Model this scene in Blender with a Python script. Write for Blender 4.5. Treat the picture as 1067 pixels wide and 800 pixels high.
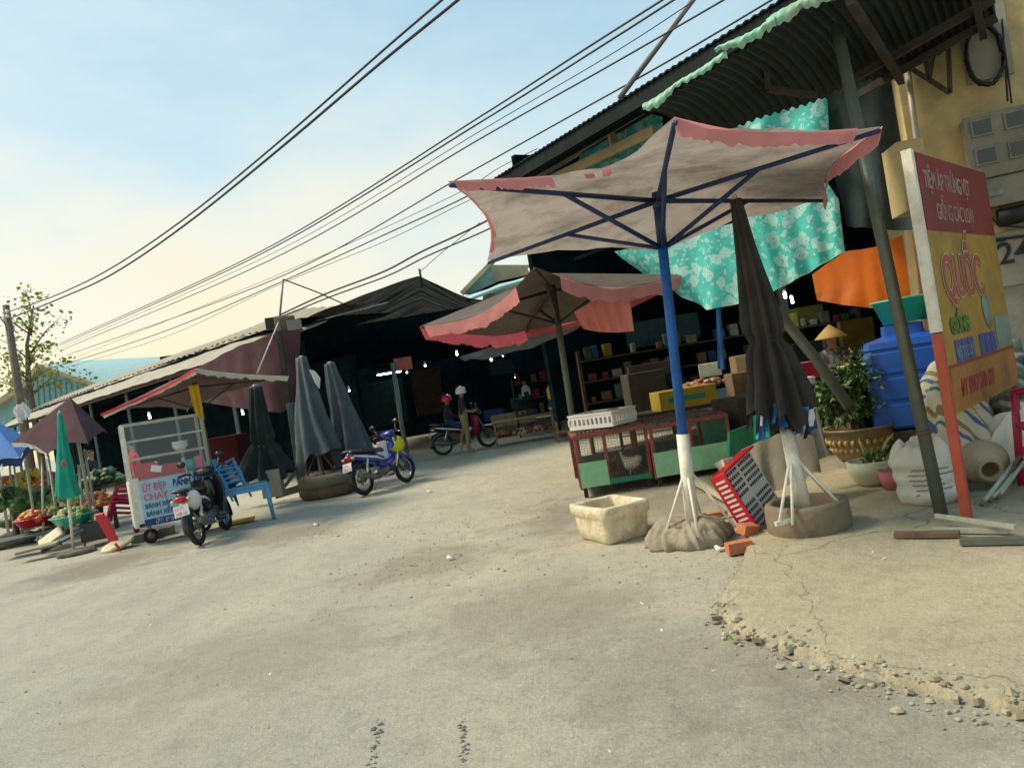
import bpy, math, random
from math import sin, cos, pi, radians
from mathutils import Vector, Matrix, noise
random.seed(7)
C = bpy.context.scene.collection
for o in list(bpy.data.objects): bpy.data.objects.remove(o)

# ---------------------------------------------------------------- camera
ROLL = radians(9.3); CR, SR = cos(ROLL), sin(ROLL); F = 800.0; H = 1.55
cam = bpy.data.cameras.new('camera'); cam.sensor_width = 36; cam.lens = 36*F/1067; cam.clip_end = 3000; cam.clip_start = .05
co = bpy.data.objects.new('camera', cam); C.objects.link(co)
mw = Matrix(((CR, SR, 0, 0), (0, 0, -1, 0), (-SR, CR, 0, H), (0, 0, 0, 1)))
co.matrix_world = mw
bpy.context.scene.camera = co

# ---------------------------------------------------------------- sky and sun
SUN_EL, SUN_AZ = radians(50), radians(-80)          # azimuth measured from +Y towards +X
w = bpy.data.worlds.new('World'); bpy.context.scene.world = w; w.use_nodes = True
nt = w.node_tree; nt.nodes.clear(); N = nt.nodes.new; L = nt.links.new
out = N('ShaderNodeOutputWorld')
sky = N('ShaderNodeTexSky'); sky.sky_type = 'NISHITA'; sky.sun_disc = False
sky.sun_elevation = SUN_EL; sky.sun_rotation = SUN_AZ; sky.dust_density = 2.5; sky.air_density = 1.0; sky.ozone_density = 1.5
bg = N('ShaderNodeBackground'); bg.inputs['Strength'].default_value = .12
L(sky.outputs[0], bg.inputs['Color'])
tc = N('ShaderNodeTexCoord'); sep = N('ShaderNodeSeparateXYZ'); L(tc.outputs['Generated'], sep.inputs[0])
def math_node(op, a, b=None, clamp=False):
    m = N('ShaderNodeMath'); m.operation = op; m.use_clamp = clamp
    for i, x in enumerate((a, b)):
        if x is None: continue
        if isinstance(x, (int, float)): m.inputs[i].default_value = x
        else: L(x, m.inputs[i])
    return m.outputs[0]
# thin haze: cream near the horizon and towards the left, blue above
ns = N('ShaderNodeTexNoise'); ns.inputs['Scale'].default_value = 2.2; ns.inputs['Detail'].default_value = 5; ns.inputs['Roughness'].default_value = .55
mp = N('ShaderNodeMapping'); mp.inputs['Scale'].default_value = (1, 1, 2.4); L(tc.outputs['Generated'], mp.inputs[0]); L(mp.outputs[0], ns.inputs['Vector'])
side = math_node('MULTIPLY', sep.outputs[0], -.42)
zz = math_node('MULTIPLY', sep.outputs[2], -1.55)
t = math_node('ADD', math_node('ADD', zz, side), .94)
t = math_node('ADD', t, math_node('MULTIPLY', math_node('SUBTRACT', ns.outputs['Fac'], .5), 1.1))
t = math_node('MULTIPLY', t, 1.0, True)
ramp = N('ShaderNodeValToRGB'); L(t, ramp.inputs[0])
e = ramp.color_ramp.elements
e[0].position = 0; e[0].color = (.26, .49, .66, 1)
e[1].position = 1; e[1].color = (.90, .78, .51, 1)
x = ramp.color_ramp.elements.new(.45); x.color = (.55, .70, .735, 1)
x = ramp.color_ramp.elements.new(.75); x.color = (.82, .80, .645, 1)
bg2 = N('ShaderNodeBackground'); bg2.inputs['Strength'].default_value = .70; L(ramp.outputs[0], bg2.inputs['Color'])
mixs = N('ShaderNodeMixShader'); mixs.inputs[0].default_value = .85
L(bg.outputs[0], mixs.inputs[1]); L(bg2.outputs[0], mixs.inputs[2]); L(mixs.outputs[0], out.inputs[0])

sl = bpy.data.lights.new('sun', 'SUN'); sl.energy = 2.6; sl.angle = radians(20); sl.color = (1, .88, .68)
so = bpy.data.objects.new('sun', sl); C.objects.link(so); so.location = (-20, 0, 30)
sd = Vector((sin(SUN_AZ)*cos(SUN_EL), cos(SUN_AZ)*cos(SUN_EL), sin(SUN_EL)))
so.rotation_euler = sd.to_track_quat('Z', 'Y').to_euler()
S = bpy.context.scene
S.view_settings.view_transform = 'Standard'; S.view_settings.look = 'None'; S.view_settings.gamma = 1; S.view_settings.exposure = .78
S.cycles.max_bounces = 6; S.cycles.transparent_max_bounces = 12

# ---------------------------------------------------------------- survey helpers
def uw(px, py):
    dx, dy = px-533.5, py-400
    return dx*CR-dy*SR, -dx*SR-dy*CR
def P(px, py, Y):
    u, w_ = uw(px, py); return Vector((u/F*Y, Y, H+w_/F*Y))
def G(px, py, z=0):
    u, w_ = uw(px, py); Y = (z-H)*F/w_; return Vector((u/F*Y, Y, z))
def V2(px, py, p0, d):
    u, w_ = uw(px, py); n = Vector((d[1], -d[0])); r = Vector((u/F, 1)); t_ = n.dot(Vector((p0[0], p0[1])))/n.dot(r)
    return Vector((u/F*t_, t_, H+w_/F*t_))
def v(*a): return Vector(a)
UP = v(0, 0, 1)
def lerp(a, b, t): return a+(b-a)*t
def nz(p, s=1.0, o=0): return noise.noise((p[0]*s+o, p[1]*s+o*1.7, p[2]*s-o))

# ---------------------------------------------------------------- mesh builder
class MB:
    def __init__(s): s.v = []; s.f = []; s.mi = []; s.sm = []; s.m = 0; s.smooth = False
    def add(s, vs, fs):
        b = len(s.v); s.v += [Vector(x) for x in vs]
        for f in fs: s.f.append([i+b for i in f]); s.mi.append(s.m); s.sm.append(s.smooth)
        return s
    def obox(s, c, ex, ey, ez):
        c = Vector(c); vs = [c+a*ex+b*ey+d*ez for a in (-1, 1) for b in (-1, 1) for d in (-1, 1)]
        fs = [(0, 1, 3, 2), (4, 6, 7, 5), (0, 4, 5, 1), (2, 3, 7, 6), (0, 2, 6, 4), (1, 5, 7, 3)]
        return s.add(vs, fs)
    def box(s, c, sx, sy, sz, rz=0, rx=0, ry=0):
        M_ = Matrix.Rotation(rz, 3, 'Z') @ Matrix.Rotation(ry, 3, 'Y') @ Matrix.Rotation(rx, 3, 'X')
        return s.obox(c, M_ @ v(sx/2, 0, 0), M_ @ v(0, sy/2, 0), M_ @ v(0, 0, sz/2))
    def bar(s, p, q, w_, h_, up=UP):
        p, q = Vector(p), Vector(q); d = q-p; a = d.cross(up)
        if a.length < 1e-5: a = d.cross(v(1, 0, 0))
        a.normalize(); b = a.cross(d).normalized()
        return s.obox((p+q)/2, d/2, a*w_/2, b*h_/2)
    def tube(s, pts, r, n=8, cap=True):
        pts = [Vector(p) for p in pts]; k = len(pts); rs = r if isinstance(r, (list, tuple)) else [r]*k
        vs = []; ref = None
        for i, p in enumerate(pts):
            d = (pts[min(i+1, k-1)]-pts[max(i-1, 0)]).normalized()
            if ref is None: ref = d.cross(UP) if abs(d.z) < .95 else d.cross(v(1, 0, 0))
            a = (ref-d*ref.dot(d)).normalized(); ref = a; b = d.cross(a)
            for j in range(n):
                t_ = 2*pi*j/n; vs.append(p+(a*cos(t_)+b*sin(t_))*rs[i])
        fs = [(i*n+j, i*n+(j+1) % n, (i+1)*n+(j+1) % n, (i+1)*n+j) for i in range(k-1) for j in range(n)]
        if cap: fs += [tuple(range(n))[::-1], tuple((k-1)*n+j for j in range(n))]
        o = s.smooth; s.smooth = True; s.add(vs, fs); s.smooth = o
        return s
    def ring(s, c, axis, R_, r, n=28, m=8):
        axis = Vector(axis).normalized(); a = axis.cross(UP)
        if a.length < .05: a = axis.cross(v(1, 0, 0))
        a.normalize(); b = axis.cross(a); c = Vector(c); vs = []
        for i in range(n):
            t_ = 2*pi*i/n; d = a*cos(t_)+b*sin(t_)
            for j in range(m):
                q = 2*pi*j/m; vs.append(c+d*(R_+r*cos(q))+axis*r*sin(q))
        fs = [(i*m+j, i*m+(j+1) % m, ((i+1) % n)*m+(j+1) % m, ((i+1) % n)*m+j) for i in range(n) for j in range(m)]
        o = s.smooth; s.smooth = True; s.add(vs, fs); s.smooth = o
        return s
    def lathe(s, prof, c, n=24, fn=None, axis=UP, cap0=True, cap1=True):
        axis = Vector(axis).normalized(); a = axis.cross(v(0, 1, 0))
        if a.length < .05: a = axis.cross(v(1, 0, 0))
        a.normalize(); b = axis.cross(a); c = Vector(c); vs = []; k = len(prof)
        for i, (r, z) in enumerate(prof):
            for j in range(n):
                t_ = 2*pi*j/n; rr, z2 = (fn(r, z, t_, i) if fn else (r, z)); vs.append(c+(a*cos(t_)+b*sin(t_))*rr+axis*z2)
        fs = [(i*n+j, i*n+(j+1) % n, (i+1)*n+(j+1) % n, (i+1)*n+j) for i in range(k-1) for j in range(n)]
        if cap0: fs.append(tuple(range(n))[::-1])
        if cap1: fs.append(tuple((k-1)*n+j for j in range(n)))
        o = s.smooth; s.smooth = True; s.add(vs, fs); s.smooth = o
        return s
    def grid(s, fn, nu, nv, smooth=True):
        vs = [fn(i/nu, j/nv) for i in range(nu+1) for j in range(nv+1)]
        fs = [(i*(nv+1)+j, (i+1)*(nv+1)+j, (i+1)*(nv+1)+j+1, i*(nv+1)+j+1) for i in range(nu) for j in range(nv)]
        o = s.smooth; s.smooth = smooth; s.add(vs, fs); s.smooth = o
        return s
    def ball(s, c, rx, ry=None, rz=None, n=12, m=8, jit=0):
        ry = ry or rx; rz = rz or rx; c = Vector(c); vs = []; o_ = random.random()*50
        for i in range(m+1):
            ph = pi*i/m
            for j in range(n):
                t_ = 2*pi*j/n; d = v(sin(ph)*cos(t_), sin(ph)*sin(t_), cos(ph)); k = 1+jit*nz(d, 1.6, o_)
                vs.append(c+v(d.x*rx*k, d.y*ry*k, d.z*rz*k))
        fs = [(i*n+j, (i+1)*n+j, (i+1)*n+(j+1) % n, i*n+(j+1) % n) for i in range(m) for j in range(n)]
        o = s.smooth; s.smooth = True; s.add(vs, fs); s.smooth = o
        return s
    def loft(s, secs, n=14, e=2.4):
        """secs: (centre, half width y, half height z), superellipse rings along x"""
        vs = []
        for c, hy, hz in secs:
            c = Vector(c)
            for j in range(n):
                t_ = 2*pi*j/n; cy, cz = cos(t_), sin(t_)
                vs.append(c+v(0, hy*math.copysign(abs(cy)**(2/e), cy), hz*math.copysign(abs(cz)**(2/e), cz)))
        k = len(secs)
        fs = [(i*n+j, i*n+(j+1) % n, (i+1)*n+(j+1) % n, (i+1)*n+j) for i in range(k-1) for j in range(n)]
        fs += [tuple(range(n))[::-1], tuple((k-1)*n+j for j in range(n))]
        o = s.smooth; s.smooth = True; s.add(vs, fs); s.smooth = o
        return s
    def prism(s, poly, off):
        off = Vector(off); n = len(poly); poly = [Vector(p) for p in poly]
        return s.add(poly+[p+off for p in poly], [tuple(range(n))[::-1], tuple(range(n, 2*n))]+[(i, (i+1) % n, n+(i+1) % n, n+i) for i in range(n)])
    def build(s, name, mats, parent=None, bevel=0, solid=0, label=None):
        off = v(0, 0, 0); q = parent
        while q is not None: off = off+q.location; q = q.parent
        me = bpy.data.meshes.new(name); me.from_pydata([p-off for p in s.v], [], s.f)
        mats = mats if isinstance(mats, (list, tuple)) else [mats]
        for m_ in mats: me.materials.append(m_)
        me.polygons.foreach_set('material_index', s.mi); me.polygons.foreach_set('use_smooth', s.sm); me.update()
        o = bpy.data.objects.new(name, me); C.objects.link(o)
        if parent: o.parent = parent
        if solid: k = o.modifiers.new('solid', 'SOLIDIFY'); k.thickness = solid; k.offset = 0
        if bevel: k = o.modifiers.new('bevel', 'BEVEL'); k.width = bevel; k.segments = 2; k.limit_method = 'ANGLE'
        if label: o['label'] = label
        return o
def tag(o, label, cat, group=None, kind=None):
    if label: o['label'] = label
    if cat: o['category'] = cat
    if group: o['group'] = group
    if kind: o['kind'] = kind
    return o
def thing(name, label, cat, loc=(0, 0, 0), group=None):
    o = bpy.data.objects.new(name, None); C.objects.link(o); o.location = loc; o.empty_display_size = .2
    return tag(o, label, cat, group)
def single(mb, name, mats, label, cat, group=None, **k):
    """a thing of one mesh: origin moved to its base"""
    xs = [p.x for p in mb.v]; ys = [p.y for p in mb.v]; zs = [p.z for p in mb.v]
    c = v((min(xs)+max(xs))/2, (min(ys)+max(ys))/2, min(zs)); mb.v = [p-c for p in mb.v]
    o = mb.build(name, mats, **k); o.location = c
    return tag(o, label, cat, group)
def copy_tree(o, parent=None):
    c = o.copy(); C.objects.link(c); c.parent = parent
    for ch in list(o.children): copy_tree(ch, c)
    return c

# ---------------------------------------------------------------- materials
def lin(c): return tuple((x/255/12.92 if x/255 <= .04045 else ((x/255+.055)/1.055)**2.4) for x in c)
def mat(name, rgb, rough=.7, var=.15, scale=6, bump=0, metal=0, dirt=None, dirt_amt=.5, dirt_scale=2.5, bscale=None, spec=.4, emit=None, trans=0):
    m = bpy.data.materials.new(name); m.use_nodes = True; nt = m.node_tree; N = nt.nodes.new; L = nt.links.new
    b = nt.nodes['Principled BSDF']; b.inputs['Roughness'].default_value = rough; b.inputs['Metallic'].default_value = metal
    b.inputs['Specular IOR Level'].default_value = spec
    tcn = N('ShaderNodeTexCoord'); n1 = N('ShaderNodeTexNoise'); n1.inputs['Scale'].default_value = scale; n1.inputs['Detail'].default_value = 6
    n1.inputs['Roughness'].default_value = .65
    L(tcn.outputs['Object'], n1.inputs['Vector'])
    mx = N('ShaderNodeMix'); mx.data_type = 'RGBA'; mr = N('ShaderNodeMapRange'); mr.inputs[1].default_value = .3; mr.inputs[2].default_value = .7
    L(n1.outputs['Fac'], mr.inputs[0]); L(mr.outputs[0], mx.inputs[0])
    mx.inputs[6].default_value = (*[max(0, x*(1-var)) for x in rgb], 1); mx.inputs[7].default_value = (*[min(1, x*(1+var)) for x in rgb], 1)
    colr = mx.outputs[2]
    if dirt:
        n2 = N('ShaderNodeTexNoise'); n2.inputs['Scale'].default_value = dirt_scale; n2.inputs['Detail'].default_value = 8; n2.inputs['Roughness'].default_value = .7
        L(tcn.outputs['Object'], n2.inputs['Vector'])
        m2 = N('ShaderNodeMapRange'); m2.inputs[1].default_value = .45; m2.inputs[2].default_value = .72; m2.inputs[4].default_value = dirt_amt; L(n2.outputs['Fac'], m2.inputs[0])
        x2 = N('ShaderNodeMix'); x2.data_type = 'RGBA'; L(m2.outputs[0], x2.inputs[0]); L(colr, x2.inputs[6]); x2.inputs[7].default_value = (*dirt, 1); colr = x2.outputs[2]
    L(colr, b.inputs['Base Color'])
    if bump:
        n3 = N('ShaderNodeTexNoise'); n3.inputs['Scale'].default_value = bscale or scale*4; n3.inputs['Detail'].default_value = 5
        L(tcn.outputs['Object'], n3.inputs['Vector']); bp = N('ShaderNodeBump'); bp.inputs['Strength'].default_value = bump; bp.inputs['Distance'].default_value = .02
        L(n3.outputs['Fac'], bp.inputs['Height']); L(bp.outputs[0], b.inputs['Normal'])
    if emit: b.inputs['Emission Color'].default_value = (*rgb, 1); b.inputs['Emission Strength'].default_value = emit
    if trans:
        # cloth that lets light through
        tr = N('ShaderNodeBsdfTranslucent'); L(colr, tr.inputs[0]); ms = N('ShaderNodeMixShader'); ms.inputs[0].default_value = trans
        L(b.outputs[0], ms.inputs[1]); L(tr.outputs[0], ms.inputs[2]); L(ms.outputs[0], nt.nodes['Material Output'].inputs[0])
    return m
def glass(name, tint=(.7, .8, .8), alpha=.07):
    m = bpy.data.materials.new(name); m.use_nodes = True; b = m.node_tree.nodes['Principled BSDF']
    b.inputs['Base Color'].default_value = (*tint, 1); b.inputs['Roughness'].default_value = .08; b.inputs['Alpha'].default_value = alpha
    return m
def net_mat(name, rgb, alpha, scale=60):
    m = mat(name, rgb, 1, .25, 3, spec=0); nt = m.node_tree; b = nt.nodes['Principled BSDF']
    tcn = nt.nodes.new('ShaderNodeTexCoord'); n = nt.nodes.new('ShaderNodeTexNoise'); n.inputs['Scale'].default_value = 1.1; n.inputs['Detail'].default_value = 6
    mpn = nt.nodes.new('ShaderNodeMapping'); mpn.inputs['Scale'].default_value = (1, 6, 1); nt.links.new(tcn.outputs['Object'], mpn.inputs[0]); nt.links.new(mpn.outputs[0], n.inputs['Vector'])
    mr = nt.nodes.new('ShaderNodeMapRange'); mr.inputs[1].default_value = .3; mr.inputs[2].default_value = .7; mr.inputs[3].default_value = alpha-.12; mr.inputs[4].default_value = min(1, alpha+.1)
    nt.links.new(n.outputs['Fac'], mr.inputs[0]); nt.links.new(mr.outputs[0], b.inputs['Alpha'])
    return m
def floral(name):
    m = mat(name, (.085, .58, .51), .75, .3, 4, trans=.3); nt = m.node_tree; N = nt.nodes.new; L = nt.links.new; b = nt.nodes['Principled BSDF']
    old = b.inputs['Base Color'].links[0].from_socket
    tcn = N('ShaderNodeTexCoord'); vo = N('ShaderNodeTexVoronoi'); vo.inputs['Scale'].default_value = 5.4; vo.inputs['Randomness'].default_value = .8
    nn = N('ShaderNodeTexNoise'); nn.inputs['Scale'].default_value = 9; nn.inputs['Detail'].default_value = 3
    va = N('ShaderNodeVectorMath'); va.operation = 'ADD'; sc = N('ShaderNodeVectorMath'); sc.operation = 'SCALE'; sc.inputs['Scale'].default_value = .16
    L(tcn.outputs['Object'], nn.inputs['Vector']); L(nn.outputs['Color'], sc.inputs[0]); L(tcn.outputs['Object'], va.inputs[0]); L(sc.outputs[0], va.inputs[1]); L(va.outputs[0], vo.inputs['Vector'])
    rp = N('ShaderNodeValToRGB'); L(vo.outputs['Distance'], rp.inputs[0]); r = rp.color_ramp; r.interpolation = 'LINEAR'
    r.elements[0].position = 0; r.elements[0].color = (.9, .9, .9, 1); r.elements[1].position = .52; r.elements[1].color = (0, 0, 0, 1)
    for p_, c_ in ((.07, .9), (.09, .15), (.15, .2), (.17, .85), (.23, .8), (.25, .2), (.30, .75), (.40, .55), (.44, 0)):
        q = r.elements.new(p_); q.color = (c_, c_, c_, 1)
    # small sprigs between the flowers
    n5 = N('ShaderNodeTexVoronoi'); n5.inputs['Scale'].default_value = 13; L(va.outputs[0], n5.inputs['Vector'])
    lt = N('ShaderNodeMath'); lt.operation = 'LESS_THAN'; lt.inputs[1].default_value = .34; L(n5.outputs['Distance'], lt.inputs[0])
    sm_ = N('ShaderNodeMath'); sm_.operation = 'MULTIPLY'; sm_.inputs[1].default_value = .55; L(lt.outputs[0], sm_.inputs[0])
    mxx = N('ShaderNodeMath'); mxx.operation = 'MAXIMUM'; L(rp.outputs[0], mxx.inputs[0]); L(sm_.outputs[0], mxx.inputs[1])
    mx = N('ShaderNodeMix'); mx.data_type = 'RGBA'; L(mxx.outputs[0], mx.inputs[0]); L(old, mx.inputs[6]); mx.inputs[7].default_value = (.60, .83, .79, 1)
    L(mx.outputs[2], b.inputs['Base Color'])
    for n_ in nt.nodes:
        if n_.type == 'BSDF_TRANSLUCENT': L(mx.outputs[2], n_.inputs[0])
    return m
def stripes(name, cols, scale, axis=(1, 0, 0), rough=.6):
    m = mat(name, cols[0], rough); nt = m.node_tree; N = nt.nodes.new; L = nt.links.new; b = nt.nodes['Principled BSDF']
    tcn = N('ShaderNodeTexCoord'); d = N('ShaderNodeVectorMath'); d.operation = 'DOT_PRODUCT'; d.inputs[1].default_value = axis; L(tcn.outputs['Object'], d.inputs[0])
    a = N('ShaderNodeMath'); a.operation = 'MULTIPLY'; a.inputs[1].default_value = scale; L(d.outputs['Value'], a.inputs[0])
    fr = N('ShaderNodeMath'); fr.operation = 'FRACT'; L(a.outputs[0], fr.inputs[0])
    rp = N('ShaderNodeValToRGB'); rp.color_ramp.interpolation = 'CONSTANT'; L(fr.outputs[0], rp.inputs[0]); el = rp.color_ramp.elements
    el[0].color = (*cols[0], 1); el[1].position = 1/len(cols); el[1].color = (*cols[1], 1)
    for i, c_ in enumerate(cols[2:], 2): q = el.new(i/len(cols)); q.color = (*c_, 1)
    L(rp.outputs[0], b.inputs['Base Color'])
    return m

def ground_mat(name, base, dust, apron=False):
    m = bpy.data.materials.new(name); m.use_nodes = True; nt = m.node_tree; N = nt.nodes.new; L = nt.links.new
    b = nt.nodes['Principled BSDF']; b.inputs['Roughness'].default_value = .9; b.inputs['Specular IOR Level'].default_value = .25
    g = N('ShaderNodeNewGeometry').outputs['Position']
    def nse(sc, det=6, ro=.6, stretch=None):
        n = N('ShaderNodeTexNoise'); n.inputs['Scale'].default_value = sc; n.inputs['Detail'].default_value = det; n.inputs['Roughness'].default_value = ro
        if stretch: k = N('ShaderNodeMapping'); k.inputs['Scale'].default_value = stretch; k.inputs['Rotation'].default_value = (0, 0, .5); L(g, k.inputs[0]); L(k.outputs[0], n.inputs['Vector'])
        else: L(g, n.inputs['Vector'])
        return n.outputs['Fac']
    def rng(x, a, c, lo=0, hi=1):
        k = N('ShaderNodeMapRange'); k.inputs[1].default_value = a; k.inputs[2].default_value = c; k.inputs[3].default_value = lo; k.inputs[4].default_value = hi; L(x, k.inputs[0]); return k.outputs[0]
    def mixc(f, a, c, mode='MIX'):
        k = N('ShaderNodeMix'); k.data_type = 'RGBA'; k.blend_type = mode
        if isinstance(f, float): k.inputs[0].default_value = f
        else: L(f, k.inputs[0])
        for i, x in ((6, a), (7, c)):
            if isinstance(x, tuple): k.inputs[i].default_value = (*x, 1)
            else: L(x, k.inputs[i])
        return k.outputs[2]
    s3 = N('ShaderNodeSeparateXYZ'); L(g, s3.inputs[0])
    f1 = rng(nse(.55, 7, .62), .36, .66)
    gsum = N('ShaderNodeMath'); gsum.operation = 'MULTIPLY_ADD'; L(s3.outputs[1], gsum.inputs[0]); gsum.inputs[1].default_value = .75; L(s3.outputs[0], gsum.inputs[2])
    gx = rng(gsum.outputs[0], .5, 9.5)
    mul = N('ShaderNodeMath'); mul.operation = 'MULTIPLY_ADD'; mul.use_clamp = True; L(f1, mul.inputs[0]); mul.inputs[1].default_value = .45
    gx2 = N('ShaderNodeMath'); gx2.operation = 'MULTIPLY'; gx2.inputs[1].default_value = .62; L(gx, gx2.inputs[0]); L(gx2.outputs[0], mul.inputs[2])
    c = mixc(mul.outputs[0], base, dust)
    # worn tracks, tyre-smoothed streaks, blotches, fine aggregate
    c = mixc(rng(nse(.9, 5, .5, (1, .12, 1)), .45, .75, 0, .35), c, tuple(x*1.22 for x in dust))
    c = mixc(rng(nse(1.6, 8, .7), .48, .72, 0, .42), c, tuple(x*.58 for x in base))
    c = mixc(rng(nse(7, 8, .75), .48, .70, 0, .5), c, tuple(x*.60 for x in base))
    c = mixc(rng(nse(28, 4, .7), .40, .72, 0, .45), c, tuple(x*.56 for x in dust))
    c = mixc(rng(nse(70, 3, .7), .52, .72, 0, .5), c, tuple(min(1, x*1.5) for x in dust))
    c = mixc(rng(nse(.32, 9, .68), .52, .60, 0, .30), c, tuple(x*.74 for x in base))
    c = mixc(rng(nse(.8, 10, .75), .56, .66, 0, .45), c, tuple(min(1, x*1.18) for x in dust))
    c = mixc(rng(nse(2.6, 9, .8), .60, .70, 0, .5), c, tuple(x*.62 for x in dust))
    # damp and oily patches, plus shade painted brown on the ground under the cages
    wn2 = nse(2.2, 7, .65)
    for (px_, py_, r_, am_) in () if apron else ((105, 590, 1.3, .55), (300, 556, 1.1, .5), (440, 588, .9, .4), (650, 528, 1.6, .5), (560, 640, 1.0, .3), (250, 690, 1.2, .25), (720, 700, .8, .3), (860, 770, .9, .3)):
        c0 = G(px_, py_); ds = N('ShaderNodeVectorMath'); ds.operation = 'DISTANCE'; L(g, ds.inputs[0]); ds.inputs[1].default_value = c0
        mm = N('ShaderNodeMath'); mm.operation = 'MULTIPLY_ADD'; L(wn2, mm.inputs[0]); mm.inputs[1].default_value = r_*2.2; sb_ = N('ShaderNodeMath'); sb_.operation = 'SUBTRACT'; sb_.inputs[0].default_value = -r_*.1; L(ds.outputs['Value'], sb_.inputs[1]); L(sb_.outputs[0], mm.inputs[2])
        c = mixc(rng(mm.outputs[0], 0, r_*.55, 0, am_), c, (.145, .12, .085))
    vo = N('ShaderNodeTexVoronoi'); vo.inputs['Scale'].default_value = 9; L(g, vo.inputs['Vector'])
    lt = N('ShaderNodeMath'); lt.operation = 'LESS_THAN'; lt.inputs[1].default_value = .045; L(vo.outputs['Distance'], lt.inputs[0])
    c = mixc(lt.outputs[0], c, tuple(x*.4 for x in base))
    if True:   # hairline cracks
        v2 = N('ShaderNodeTexVoronoi'); v2.feature = 'DISTANCE_TO_EDGE'; v2.inputs['Scale'].default_value = .42 if apron else .17
        wn = N('ShaderNodeTexNoise'); wn.inputs['Scale'].default_value = 1.5; wn.inputs['Detail'].default_value = 6; L(g, wn.inputs['Vector'])
        ad = N('ShaderNodeVectorMath'); ad.operation = 'MULTIPLY_ADD'; L(wn.outputs['Color'], ad.inputs[0]); ad.inputs[1].default_value = (.9, .9, 0); L(g, ad.inputs[2]); L(ad.outputs[0], v2.inputs['Vector'])
        cr = rng(v2.outputs['Distance'], 0, .0035 if apron else .0014, .75 if apron else .22, 0)
        c = mixc(cr, c, tuple(x*.3 for x in base))
    L(c, b.inputs['Base Color'])
    n9 = nse(55, 6, .75); bp = N('ShaderNodeBump'); bp.inputs['Strength'].default_value = .9; bp.inputs['Distance'].default_value = .016
    n8 = nse(5, 6, .6); sm = N('ShaderNodeMath'); sm.operation = 'MULTIPLY_ADD'; L(n8, sm.inputs[0]); sm.inputs[1].default_value = 2.0; L(n9, sm.inputs[2])
    L(sm.outputs[0], bp.inputs['Height']); L(bp.outputs[0], b.inputs['Normal'])
    return m

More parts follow.
